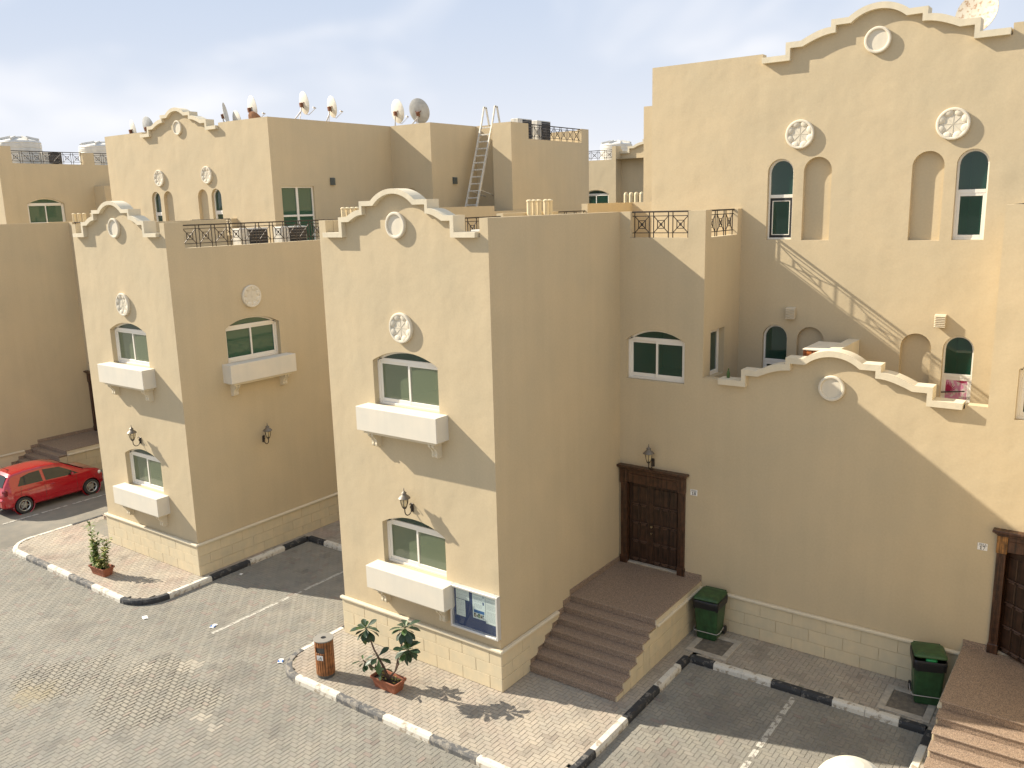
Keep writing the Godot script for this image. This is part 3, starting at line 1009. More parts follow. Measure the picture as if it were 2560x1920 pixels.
func window_box_and_window(v: Node, o: Vector3, U: Vector3, N: Vector3, k: Dictionary, top: float, behind: Material) -> void:
	window(v, o, U, N, k, "slider", behind, false, 1.8, false, behind == null)
	planter_box(v, o, U, N, (k.u0 + k.u1) * 0.5, top)

func gable_face(mb: MB, o: Vector3, half: float, y0: float, wide: bool, base: float, side: float, back: float, roof: float, ops := [], ends := true) -> void:
	# front face of a wall with the crown outline, plus the inside of its parapet
	wall_face(mb, o, Vector3.RIGHT, Vector3.BACK, -half, half, y0, crown_top(wide, base, half, side), ops)
	wall_face(mb, o + Vector3(0, 0, -back), Vector3.RIGHT, Vector3.FORWARD, -half, half, roof, crown_top(wide, base, half, side))
	var e = 2.49 if wide else 2.13
	for s in [-1.0, 1.0]:
		if ends: mb.quad(o + Vector3(s * half, roof, 0), o + Vector3(s * half, side, 0), o + Vector3(s * half, side, -back), o + Vector3(s * half, roof, -back), Vector3(s, 0, 0))
		mb.quad(o + Vector3(s * e, side, 0), o + Vector3(s * half, side, 0), o + Vector3(s * half, side, -back), o + Vector3(s * e, side, -back), UP)
		mb.quad(o + Vector3(s * e, side, 0), o + Vector3(s * e, base, 0), o + Vector3(s * e, base, -back), o + Vector3(s * e, side, -back), Vector3(-s, 0, 0))

func villa(cx: float, label: String, left_open: bool, is_right: bool) -> Node3D:
	var v = thing("villa", label, "house", Transform3D.IDENTITY, "villas along the street")
	var ZW = -5.1
	var ZT = -7.19
	# --- ground and first floor, entrance front
	var o = Vector3(cx, 0, ZW)
	var doors = [op(-4.86, -3.36, 1.1, 3.27, 0.0, 0.2), op(3.36, 4.86, 1.1, 3.27, 0.0, 0.2)]
	var wins = [op(-4.84, -3.33, 5.83, 6.79, 0.25, 0.19), op(3.33, 4.84, 5.83, 6.79, 0.25, 0.19)]
	var m = MB.new()
	var top = [Vector2(-5.02, ROOF2), Vector2(-2.88, ROOF2), Vector2(-2.88, 6.02)]
	for p in crown_top(true, 5.94, 2.88, 6.02): top.append(p)
	top.append_array([Vector2(2.88, 6.02), Vector2(2.88, ROOF2), Vector2(5.02, ROOF2)])
	wall_face(m, o, Vector3.RIGHT, Vector3.BACK, -5.02, 5.02, 0.0, top, doors + wins)
	# inside of the terrace parapet, its caps and the terrace floor
	wall_face(m, o + Vector3(0, 0, -0.24), Vector3.RIGHT, Vector3.FORWARD, -2.88, 2.88, 5.0, crown_top(true, 5.94, 2.88, 6.02))
	for s in [-1.0, 1.0]: m.quad(o + Vector3(s * 2.49, 6.02, 0), o + Vector3(s * 2.88, 6.02, 0), o + Vector3(s * 2.88, 6.02, -0.24), o + Vector3(s * 2.49, 6.02, -0.24), UP)
	obj("entrance_wall", m, M.stucco, v)
	var fl = MB.new()
	fl.quad(Vector3(cx - 2.88, 5.0, ZW), Vector3(cx + 2.88, 5.0, ZW), Vector3(cx + 2.88, 5.0, ZT), Vector3(cx - 2.88, 5.0, ZT), UP)
	obj("terrace_floor", fl, M.roof, v)
	crown(v, o + UP * 5.94, true)
	medallion(v, o + Vector3(0, 6.09, 0), Vector3.BACK, false)
	for k in wins: window(v, o, Vector3.RIGHT, Vector3.BACK, k, "slider", null)
	# halls behind the doors
	for i in 2:
		var k: Dictionary = doors[i]
		var h = MB.new()
		var a = Vector3(cx + k.u0, 1.1, ZW - 0.2)
		var b = Vector3(cx + k.u1, 3.27, ZW - 1.9)
		h.quad(Vector3(a.x - 0.3, 1.1, a.z + 0.01), Vector3(b.x + 0.3, 1.1, a.z + 0.01), Vector3(b.x + 0.3, 1.1, b.z), Vector3(a.x - 0.3, 1.1, b.z), UP)
		h.quad(Vector3(a.x - 0.3, 3.3, a.z), Vector3(b.x + 0.3, 3.3, a.z), Vector3(b.x + 0.3, 3.3, b.z), Vector3(a.x - 0.3, 3.3, b.z), -UP)
		h.quad(Vector3(a.x - 0.3, 1.1, b.z), Vector3(b.x + 0.3, 1.1, b.z), Vector3(b.x + 0.3, 3.3, b.z), Vector3(a.x - 0.3, 3.3, b.z), Vector3.BACK)
		for xx in [a.x - 0.3, b.x + 0.3]: h.quad(Vector3(xx, 1.1, a.z), Vector3(xx, 3.3, a.z), Vector3(xx, 3.3, b.z), Vector3(xx, 1.1, b.z), Vector3(cx + (k.u0 + k.u1) / 2 - xx, 0, 0))
		obj("hall", h, M.trim, v)
	entrance_door(v, cx - 4.97, 1.0, false, ZW)
	entrance_door(v, cx + 4.97, -1.0, left_open, ZW)
	# --- the two wings either side of the terrace, with balcony rails on the roof
	for s in [-1.0, 1.0]:
		var iw = cx + s * 2.88
		var w = MB.new()
		var so = Vector3(iw, 0, 0)
		var N = Vector3(-s, 0, 0)
		var slit = op(-6.30, -5.50, 5.94, 7.05, 0.0, 0.22)
		wall_face(w, so, Vector3.BACK, N, ZT, ZW, 5.0, [Vector2(ZT, ROOF2), Vector2(ZW, ROOF2)], [slit])
		w.quad(Vector3(iw, ROOF2, ZW), Vector3(cx + s * 5.02, ROOF2, ZW), Vector3(cx + s * 5.02, ROOF2, ZT), Vector3(iw, ROOF2, ZT), UP)
		obj("terrace_wing", w, M.stucco, v)
		window(v, so, Vector3.BACK, N, slit, "tall", null, false, 0.3)
		# parapet with openings for the iron rails
		var f = 9.17
		for q in [[2.88, 3.29, ROOF2, PAR2], [3.29, 4.74, ROOF2, f], [4.74, 5.02, ROOF2, PAR2]]:
			parapet(v, Vector3(cx + s * q[0], q[2], ZW), Vector3(cx + s * q[1], q[3], ZW - 0.22))
		railing(v, Vector3(cx + s * 3.29, f, ZW - 0.11), Vector3(cx + s * 4.74, f, ZW - 0.11), 0.6)
		for q in [[-5.32, -5.42, PAR2], [-5.42, -6.94, f], [-6.94, ZT, PAR2]]:
			parapet(v, Vector3(iw, ROOF2, q[0]), Vector3(iw + s * 0.22, q[2], q[1]))
		railing(v, Vector3(iw + s * 0.11, f, -5.42), Vector3(iw + s * 0.11, f, -6.94), 0.6)
		# --- tower
		var tc = cx + s * 7.355
		var to = Vector3(tc, 0, -0.05)
		var k1 = op(-0.925, 0.925, 2.12, 3.10, 0.24, 0.22)
		var k2 = op(-0.925, 0.925, 5.80, 6.79, 0.24, 0.22)
		var tw = MB.new()
		gable_face(tw, to, 2.335, 0.0, false, 9.41, PAR2, 0.23, ROOF2, [k1, k2])
		var xo = tc + s * 2.335
		var xi = tc - s * 2.335
		var outer = Vector3(s, 0, 0)
		var kside = op(-3.47, -1.6, 5.80, 6.80, 0.25, 0.22)
		var show: bool = s > 0
		wall_face(tw, Vector3(xo, 0, 0), Vector3.BACK, outer, -21.5, -0.05, 0.0, [Vector2(-21.5, ROOF2), Vector2(-0.05, ROOF2)], [kside] if show else [])
		wall_face(tw, Vector3(xi, 0, 0), Vector3.BACK, -outer, ZT, -0.05, 0.0, [Vector2(ZT, ROOF2), Vector2(-0.05, ROOF2)])
		tw.quad(Vector3(xo, ROOF2, -0.05), Vector3(xi, ROOF2, -0.05), Vector3(xi, ROOF2, -21.5), Vector3(xo, ROOF2, -21.5), UP)
		tw.quad(Vector3(xo, 0, -21.5), Vector3(cx, 0, -21.5), Vector3(cx, ROOF2, -21.5), Vector3(xo, ROOF2, -21.5), Vector3.FORWARD)
		obj("tower", tw, M.stucco, v)
		crown(v, to + UP * 9.41, false)
		medallion(v, to + Vector3(0, 9.65, 0), Vector3.BACK, false)
		medallion(v, to + Vector3(0, 7.55, 0), Vector3.BACK, true)
		window_box_and_window(v, to, Vector3.RIGHT, Vector3.BACK, k1, 2.14, null)
		window_box_and_window(v, to, Vector3.RIGHT, Vector3.BACK, k2, 5.82, null)
		if show:
			window_box_and_window(v, Vector3(xo, 0, 0), Vector3.BACK, outer, kside, 5.82, M.blind_green)
			medallion(v, Vector3(xo, 7.63, -2.55), outer, true)
		# parapets of the tower and the side roof
		parapet(v, Vector3(xi, ROOF2, -0.28), Vector3(xi + s * 0.22, PAR2, -5.1))
		for q in [[-0.28, -0.6, PAR2], [-0.6, -6.5, 9.09], [-6.5, -9.3, PAR2], [-9.3, -11.0, 9.2], [-11.0, -14.2, 9.97], [-14.2, -21.5, PAR2]]:
			parapet(v, Vector3(xo, ROOF2, q[0]), Vector3(xo - s * 0.22, q[2], q[1]))
		railing(v, Vector3(xo - s * 0.11, 9.09, -0.6), Vector3(xo - s * 0.11, 9.09, -6.5), 0.61)
		railing(v, Vector3(xo - s * 0.11, 9.2, -9.3), Vector3(xo - s * 0.11, 9.2, -11.0), 0.56)
		parapet(v, Vector3(xo - s * 0.22, ROOF2, -13.95), Vector3(cx + s * 5.27, 9.97, -14.2))
		vent_pipes(v, xo - s * 0.35, [-6.65, -6.85, -7.06, -7.25] if s > 0 else [-7.6, -7.84, -8.08, -8.45, -8.66], 10.06 if s > 0 else 10.13)
		# foot of the tower in stone
		plinth(v, Vector3(tc - 2.38, 0, -0.05), Vector3(tc + 2.38, 0, -0.05), Vector3.BACK)
		if show: plinth(v, Vector3(xo, 0, 0.0), Vector3(xo, 0, -7.0), outer)
		plinth(v, Vector3(xi, 0, 0.0), Vector3(xi, 0, -1.02), -outer, 0.87, false)
		var zz = -1.02
		for i in 4:
			# the stone steps back under the stair skirting
			var zn = -1.02 - 1.75 / 6.0 * (i + 1)
			if i < 4:
				var st = MB.new()
				st.box(Vector3(xi, 1.1 / 7.0 * (i + 1) + 0.12, zz), Vector3(xi - s * 0.05, 0.87, zn))
				obj("stone", st, M.stone, v)
			zz = zn
		var mo = MB.new()
		mo.cbox(Transform3D(Basis(), Vector3(xi - s * 0.047, 0.915, (0.04 - 2.16) * 0.5)), Vector3(0.10, 0.075, 2.2), 0.02)
		obj("plinth_moulding", mo, M.trim, v)
		stairs(v, xi, -s)
	plinth(v, Vector3(cx - 2.82, 0, ZW), Vector3(cx + 2.82, 0, ZW), Vector3.BACK)
	# --- the three-storey block behind
	var to3 = Vector3(cx, 0, ZT)
	var ops3 = []
	var glazed = []
	for s in [-1.0, 1.0]:
		var wu = op(s * 1.68, s * 2.28, 9.04, 10.57, 0.30, 0.19)
		var wl = op(s * 1.68, s * 2.28, 5.12, 6.73, 0.30, 0.19)
		var nu = op(s * 0.83, s * 1.45, 9.03, 10.56, 0.31, 0.13)
		var nl = op(s * 0.83, s * 1.45, 5.12, 6.72, 0.31, 0.13)
		nu.niche = true
		nl.niche = true
		ops3.append_array([wu, wl, nu, nl])
		glazed.append_array([wu, wl])
	var bl = MB.new()
	gable_face(bl, to3, 5.27, 5.0, true, 12.98, PAR3, 0.24, 12.4, ops3, false)
	var kd = op(-9.07, -7.57, 8.85, 10.85, 0.0, 0.16)
	for s in [-1.0, 1.0]:
		var x1 = cx + s * 5.27
		var x2 = cx + s * 7.40
		var x3 = cx + s * 8.63
		var x4 = cx + s * 9.56
		var N = Vector3(s, 0, 0)
		var zb = -14.95 if s < 0 else -15.6
		var t = func(a: float, b: float) -> Array: return [Vector2(a, PAR3), Vector2(b, PAR3)]
		wall_face(bl, Vector3(x1, 0, 0), Vector3.BACK, N, -13.25, ZT, ROOF2, t.call(-13.25, ZT), [kd])
		var arched = op(x2 - s * 1.55, x2 - s * 0.75, ROOF2, 10.35, 0.4, 0.12)
		arched.niche = true
		wall_face(bl, Vector3(0, 0, -13.25), Vector3.RIGHT, Vector3.BACK, minf(x1, x2), maxf(x1, x2), ROOF2, t.call(minf(x1, x2), maxf(x1, x2)), [arched])
		wall_face(bl, Vector3(x2, 0, 0), Vector3.BACK, N, -16.1, -13.25, ROOF2, t.call(-16.1, -13.25))
		wall_face(bl, Vector3(0, 0, -16.1), Vector3.RIGHT, Vector3.BACK, minf(x2, x3), maxf(x2, x3), ROOF2, t.call(minf(x2, x3), maxf(x2, x3)))
		wall_face(bl, Vector3(x3, 0, 0), Vector3.BACK, -N, -16.1, zb, ROOF2, t.call(-16.1, zb))
		wall_face(bl, Vector3(0, 0, zb), Vector3.RIGHT, Vector3.BACK, minf(x3, x4), maxf(x3, x4), ROOF2, t.call(minf(x3, x4), maxf(x3, x4)))
		wall_face(bl, Vector3(x4, 0, 0), Vector3.BACK, N, -21.5, zb, ROOF2, [Vector2(-21.5, PAR3), Vector2(-20.9, PAR3), Vector2(-20.9, 12.6), Vector2(-16.8, 12.6), Vector2(-16.8, PAR3), Vector2(zb, PAR3)])
		# parapet thickness and roofs
		bl.box(Vector3(x1 - s * 0.002, 12.3, ZT - 0.24), Vector3(x1 - s * 0.22, PAR3 - 0.001, -13.25))
		bl.box(Vector3(x1 - s * 0.22, 12.3, -13.252), Vector3(x2 - s * 0.002, PAR3 - 0.001, -13.47))
		bl.box(Vector3(x2 - s * 0.002, 12.3, -13.47), Vector3(x2 - s * 0.22, PAR3 - 0.001, -16.1))
		bl.box(Vector3(x2 - s * 0.22, 12.3, -16.102), Vector3(x3 + s * 0.1, PAR3 - 0.001, -16.32))
		bl.box(Vector3(x3 + s * 0.002, 12.3, zb - 0.002), Vector3(x4 - s * 0.002, PAR3 - 0.001, zb - 0.22))
		bl.box(Vector3(x4 - s * 0.002, 12.3, zb - 0.22), Vector3(x4 - s * 0.22, PAR3 - 0.001, -16.8))
		bl.box(Vector3(x4 - s * 0.002, 12.3, -16.8), Vector3(x4 - s * 0.22, 12.599, -20.9))
		bl.box(Vector3(x4 - s * 0.002, 12.3, -20.9), Vector3(x4 - s * 0.22, PAR3 - 0.001, -21.5))
		bl.quad(Vector3(x1, 12.4, ZT), Vector3(cx, 12.4, ZT), Vector3(cx, 12.4, -21.5), Vector3(x1, 12.4, -21.5), UP)
		bl.quad(Vector3(x1, 12.401, -13.3), Vector3(x2, 12.401, -13.3), Vector3(x2, 12.401, -21.5), Vector3(x1, 12.401, -21.5), UP)
		bl.quad(Vector3(x2, 12.402, -16.1), Vector3(x4, 12.402, -16.1), Vector3(x4, 12.402, -21.5), Vector3(x2, 12.402, -21.5), UP)
		bl.quad(Vector3(cx, ROOF2, -21.5), Vector3(x4, ROOF2, -21.5), Vector3(x4, PAR3, -21.5), Vector3(cx, PAR3, -21.5), Vector3.FORWARD)
		railing(v, Vector3(x4 - s * 0.11, 12.6, -16.8), Vector3(x4 - s * 0.11, 12.6, -20.9), 0.6)
		window(v, Vector3(x1, 0, 0), Vector3.BACK, N, kd, "door", M.blind_green)
		medallion(v, to3 + Vector3(s * 1.56, 11.38, 0), Vector3.BACK, true)
		louvre(v, to3 + Vector3(s * 1.60, 7.34, 0), Vector3.BACK, 0.22, 0.26, 0.12, M.vent_tan)
		louvre(v, Vector3(x1, 11.03, -9.98), N, 0.22, 0.27, 0.08, M.vent_grey)
		louvre(v, Vector3(x2, 11.01, -14.6), N, 0.25, 0.27, 0.08, M.vent_grey)
	obj("upper_block", bl, M.stucco, v)
	crown(v, to3 + UP * 12.98, true)
	medallion(v, to3 + Vector3(0, 13.19, 0), Vector3.BACK, false)
	for i in glazed.size(): window(v, to3, Vector3.RIGHT, Vector3.BACK, glazed[i], "tall", null, is_right and i == 3, 1.8, is_right and i == 0)
	return v

# ------------------------------------------------------------------ ground
# raised islands: x0 x1 z0 z1 and the radius of the two street corners
var islands := [
	[-5.05, 2.63, -5.2, 2.05, 0.9], [2.60, 7.50, -5.2, -3.47, 0.0], [7.47, 15.15, -5.2, 2.05, 0.9],
	[-10.4, -5.0, -7.5, -3.64, 0.0], [-17.97, -10.3, -5.2, 2.05, 0.9], [-22.95, -17.9, -5.2, -3.47, 0.0], [-30.6, -22.9, -5.2, 2.05, 0.9]]

func inside(x: float, z: float, grow: float) -> bool:
	for q in islands:
		var x0: float = q[0] - grow
		var x1: float = q[1] + grow
		var z1: float = q[3] + grow
		if x < x0 or x > x1 or z > z1 or z < q[2]: continue
		var r: float = q[4]
		if r > 0.0 and z > z1 - r:
			var ccx = clampf(x, x0 + r, x1 - r)
			if Vector2(x - ccx, z - (z1 - r)).length() > r: continue
		return true
	return false

var cam: Camera3D

func in_view(p: Vector3) -> bool:
	var l = cam.global_transform.affine_inverse() * p
	if l.z > -1.0: return false
	var f = 1.0 / tan(deg_to_rad(cam.fov * 0.5))
	return absf(l.x / -l.z * f / 1.3333) < 1.22 and absf(l.y / -l.z * f) < 1.25

func paver_mesh(mb: MB, c: Vector3, hx: float, hz: float, tilt: Vector2) -> void:
	# top with a small bevel; the skirt runs down into the sand
	var b = 0.004
	var t = []
	var s = []
	for k in [[-1, -1], [1, -1], [1, 1], [-1, 1]]:
		var dy: float = k[0] * hx * tilt.x + k[1] * hz * tilt.y
		t.append(c + Vector3(k[0] * (hx - b), dy, k[1] * (hz - b)))
		s.append(c + Vector3(k[0] * hx, dy - 0.022, k[1] * hz))
	mb.quad(t[0], t[1], t[2], t[3], UP)
	for i in 4:
		var j = (i + 1) % 4
		var mid: Vector3 = (t[i] + t[j]) * 0.5 - c
		mb.quad(t[i], t[j], s[j], s[i], Vector3(mid.x, 0.02, mid.z))

func lay_pavers(parent: Node, level: float, on_island: bool, shade: Callable, x0: float, x1: float, z0: float, z1: float, gapf: Callable) -> void:
	var w = 0.1
	var all = []
	for r in range(floori(z0 / w), ceili(z1 / w)):
		for c in range(floori(x0 / w), ceili(x1 / w)):
			var k = posmod(c - r, 4)
			if k != 0 and k != 2: continue
			var horiz = k == 0
			var ctr = Vector3((c + 1.0) * w, level, (r + 0.5) * w) if horiz else Vector3((c + 0.5) * w, level, r * w)
			var ex = 0.1 if horiz else 0.05
			var ez = 0.05 if horiz else 0.1
			if on_island:
				if not (inside(ctr.x - ex, ctr.z + ez, -0.03) and inside(ctr.x + ex, ctr.z + ez, -0.03)): continue
			elif inside(ctr.x, ctr.z, -0.04): continue
			if not in_view(ctr): continue
			if on_island and ctr.z < -0.2 and ((ctr.x > -4.6 and ctr.x < 2.0) or (ctr.x > -17.5 and ctr.x < -10.9) or ctr.x > 8.0):
				if ctr.z < -1.2 or (ctr.x < -0.1 and ctr.x > -4.6) or ctr.x < -5.0: continue
			var d = cam.position.distance_to(ctr)
			all.append([d, ctr, horiz])
	all.sort_custom(func(a, b): return a[0] < b[0])
	var rest = MB.new()
	rest.colored = true
	for i in all.size():
		var ctr: Vector3 = all[i][1]
		var hx = 0.1 if all[i][2] else 0.05
		var hz = 0.05 if all[i][2] else 0.1
		var g: float = gapf.call(ctr.x, ctr.z)
		var col: Color = shade.call(ctr.x, ctr.z)
		var y = rng.randf_range(-0.0015, 0.0015)
		var tl = Vector2(rng.randf_range(-0.009, 0.009), rng.randf_range(-0.009, 0.009))
		if i < 300:
			var one = MB.new()
			one.colored = true
			one.col = col
			paver_mesh(one, Vector3.ZERO, hx - g, hz - g, tl)
			inst("paver", one.mesh(), M.paver, parent, at(ctr + UP * y))
		else:
			rest.col = col
			paver_mesh(rest, ctr + UP * y, hx - g, hz - g, tl)
	obj("pavers", rest, M.paver, parent).set_meta("kind", "stuff")

func sand_sheet(parent: Node, x0: float, x1: float, z0: float, z1: float, depth: Callable, shade: Callable, island: bool) -> void:
	var st = 0.2
	var mb = MB.new()
	mb.colored = true
	var nx = int((x1 - x0) / st)
	var nz = int((z1 - z0) / st)
	var base = mb.v.size()
	for j in nz + 1:
		for i in nx + 1:
			var x = x0 + i * st
			var z = z0 + j * st
			mb.col = shade.call(x, z)
			mb.pt(Vector3(x, depth.call(x, z), z), UP)
	for j in nz:
		for i in nx:
			var p = Vector3(x0 + (i + 0.5) * st, 0, z0 + (j + 0.5) * st)
			if island and not (inside(p.x - 0.1, p.z + 0.1, -0.03) and inside(p.x + 0.1, p.z + 0.1, -0.03)): continue
			if not island and inside(p.x, p.z, -0.25): continue
			var a = base + j * (nx + 1) + i
			mb.ix.append_array([a, a + 1, a + nx + 2, a, a + nx + 2, a + nx + 1])
	obj("sand_bed", mb, M.sand, parent)

func build_ground() -> void:
	var n1 = FastNoiseLite.new()
	n1.seed = 7; n1.frequency = 0.22; n1.fractal_octaves = 4
	var n2 = FastNoiseLite.new()
	n2.seed = 19; n2.frequency = 0.9; n2.fractal_octaves = 3
	# far ground, one sheet out to the horizon
	var g = MB.new()
	g.quad(Vector3(-400, -0.165, -400), Vector3(400, -0.165, -400), Vector3(400, -0.165, 400), Vector3(-400, -0.165, 400), UP)
	structure(obj("ground", g, M.road))
	# worn hollow where the joints are washed out, in the middle of the road
	var washed = func(x: float, z: float) -> float:
		var d1 = Vector2((x + 6.6) / 2.1, (z - 4.0) / 1.3).length()
		var d2 = Vector2((x + 8.9) / 1.3, (z - 4.9) / 0.8).length()
		var k = 1.0 - minf(d1, d2) + 0.55 * n2.get_noise_2d(x, z)
		return clampf(k * 3.0, 0.0, 1.0)
	var road = Node3D.new()
	road.name = "road"
	add_child(road)
	structure(road)
	var stain = func(x: float, z: float) -> float:
		var k = clampf(n2.get_noise_2d(x * 1.3 + 40, z * 1.3) * 2.2 - 0.55, 0, 1)
		for q in [[-5.4, 2.6, 0.55], [-6.6, 1.5, 0.5], [4.0, -2.0, 0.7], [6.2, -2.3, 0.8], [3.7, 0.0, 0.45], [-10.9, 3.6, 0.6]]:
			k = maxf(k, 0.8 * clampf(1.4 - Vector2(x - q[0], z - q[1]).length() / q[2] + 0.6 * n2.get_noise_2d(x * 2, z * 2), 0, 1))
		return k
	var road_col = func(x: float, z: float) -> Color:
		var f = 1.0 + 0.13 * n1.get_noise_2d(x, z) + rng.randf_range(-0.04, 0.04)
		var c = Color(0.305, 0.287, 0.24) * f
		if rng.randf() < 0.05: c = c.lerp(Color(0.30, 0.235, 0.20), 0.6)
		var w: float = washed.call(x, z)
		c = c.lerp(Color(0.40, 0.36, 0.285), 0.4 * w)
		c = c.lerp(Color(0.13, 0.115, 0.10), 0.42 * stain.call(x, z))
		# spilt yellow paint and dried cement
		var ye = Vector2((x + 8.6) / 0.55, (z - 5.55) / 0.5).length() + 0.5 * n2.get_noise_2d(x * 2, z * 2)
		c = c.lerp(Color(0.50, 0.37, 0.14), 0.28 * clampf(1.5 - ye * 1.3, 0, 1))
		for q in [[-4.75, 4.0, 0.16], [-4.2, 4.05, 0.13], [-6.75, 2.95, 0.28], [-7.6, 3.6, 0.22]]:
			if Vector2(x - q[0], z - q[1]).length() < q[2]: c = c.lerp(Color(0.50, 0.45, 0.36), 0.7)
		return c
	var road_gap = func(x: float, z: float) -> float: return 0.0024 + 0.0085 * washed.call(x, z) + rng.randf_range(0, 0.0012)
	lay_pavers(road, -0.13, false, road_col, -18.0, 9.0, -3.7, 7.6, road_gap)
	var sand_col = func(x: float, z: float) -> Color:
		var w: float = washed.call(x, z)
		return Color(1.0, 1.0, 1.0) * (0.95 + 0.3 * n1.get_noise_2d(x + 9, z)) * lerpf(1.0, 0.75, w)
	sand_sheet(road, -24.0, 9.4, -3.8, 9.0, func(x, z): return -0.1355 - 0.002 * n1.get_noise_2d(x, z) - 0.014 * washed.call(x, z), sand_col, false)
	# painted bay lines lie on the pavers
	for q in [[5.0, -3.36, 1.6, 0.12], [-7.65, -3.5, 1.63, 0.10], [-20.35, -3.4, 1.7, 0.11], [-10.05, 9.0, 9.1, 0.1]]:
		if q[1] > 5.0: continue
		var z: float = q[1]
		var ln = part("bay_line", road)
		while z < q[2]:
			# one stroke of paint for each row of pavers, so that the joints stay open; some have worn off
			if rng.randf() > 0.10:
				var m = MB.new()
				for i in 2:
					var x0: float = q[0] - q[3] / 2 + i * q[3] / 2
					m.cbox(at(Vector3(x0 + q[3] / 4, -0.1265, z + 0.05)), Vector3(q[3] / 2 - 0.005, 0.002, 0.094), 0.0)
				obj("paint", m, M.line_paint, ln)
			z += 0.1
	# pavement
	var pave = Node3D.new()
	pave.name = "pavement"
	add_child(pave)
	structure(pave)
	var pave_col = func(x: float, z: float) -> Color:
		var f = 1.0 + 0.18 * n1.get_noise_2d(x + 30, z) + rng.randf_range(-0.045, 0.045)
		var c = Color(0.455, 0.40, 0.32) * f
		var pk = clampf(n2.get_noise_2d(x * 0.8 + 11, z * 0.8) * 2.0, 0, 1) * (0.8 if x < -9.0 else 0.3)
		c = c.lerp(Color(0.44, 0.345, 0.28) * f, pk)
		c = c.lerp(Color(0.25, 0.205, 0.165), 0.5 * clampf(n2.get_noise_2d(x * 1.1 + 70, z * 1.1) * 2.4 - 0.5, 0, 1))
		return c
	lay_pavers(pave, 0.0, true, pave_col, -18.0, 10.0, -5.2, 2.1, func(_x, _z): return 0.0022 + rng.randf_range(0, 0.001))
	sand_sheet(pave, -31.0, 15.6, -7.6, 2.2, func(x, z): return -0.0052 - 0.001 * n1.get_noise_2d(x, z), func(x, z): return Color(1.25, 1.12, 0.98) * (0.95 + 0.3 * n1.get_noise_2d(x + 9, z)), true)
	build_kerbs(pave)

func kerb_run(parent: Node, pts: Array, segs: Array) -> void:
	# pts: outer line of the kerb; segs: lengths painted in one colour (B black, F faded black, W white) and the stones in each; the last runs to the end
	var total = 0.0
	var lens = []
	for i in pts.size() - 1:
		lens.append(pts[i].distance_to(pts[i + 1]))
		total += lens[i]
	var along = func(d: float) -> Vector2:
		var k = d
		for i in lens.size():
			if k <= lens[i] or i == lens.size() - 1: return pts[i].lerp(pts[i + 1], k / lens[i])
			k -= lens[i]
		return pts[-1]
	var stones = []
	var from = 0.0
	for e in segs.size():
		var to = minf(from + segs[e][0], total)
		if e == segs.size() - 1: to = total
		if to - from < 0.02: break
		var c2 = maxi(1, roundi((to - from) / 0.63))
		for q in c2: stones.append([lerpf(from, to, float(q) / c2), (to - from) / c2, segs[e][1]])
		from = to
	for sn in stones:
		var L: float = sn[1]
		var m = MB.new()
		var rings = []
		var steps = 5
		var lift = rng.randf_range(-0.004, 0.006)
		for i in steps + 1:
			var d = sn[0] + 0.004 + (L - 0.008) * i / steps
			var p: Vector2 = along.call(d)
			var q: Vector2 = along.call(minf(d + 0.02, total))
			var q0: Vector2 = along.call(maxf(d - 0.02, 0.0))
			var dir = (q - q0).normalized()
			var inn = Vector2(-dir.y, dir.x) # to the left of the run
			var ring = []
			for k in [[0.0, -0.3], [0.0, -0.045 + lift], [0.022, 0.006 + lift], [0.03, 0.012 + lift], [0.14, 0.012 + lift], [0.15, 0.004], [0.15, -0.3]]:
				var pp: Vector2 = p + inn * k[0]
				ring.append(Vector3(pp.x, k[1], pp.y))
			rings.append(ring)
		for i in steps:
			for k in 6:
				var nn: Vector3 = [Vector3(-1, 0, 0), Vector3(-1, 0.5, 0), Vector3(0, 1, 0), UP, Vector3(1, 1, 0), Vector3(1, 0, 0)][k]
				var dirv: Vector3 = (rings[i + 1][0] - rings[i][0]).normalized()
				var innv = Vector3(-dirv.z, 0, dirv.x)
				m.quad(rings[i][k], rings[i][k + 1], rings[i + 1][k + 1], rings[i + 1][k], innv * nn.x + UP * nn.y)
		for e in [0, steps]: m.cap(rings[e], (rings[e][0] - rings[steps - e][0]))
		obj("kerb_stone", m, {"B": M.kerb_black, "F": M.kerb_faded, "W": M.kerb_white}[sn[2]], parent)

func arc_pts(c: Vector2, r: float, a0: float, a1: float, n := 10) -> Array:
	var o = []
	for i in n + 1:
		var a = lerpf(a0, a1, float(i) / n)
		o.append(c + Vector2(cos(a), sin(a)) * r)
	return o

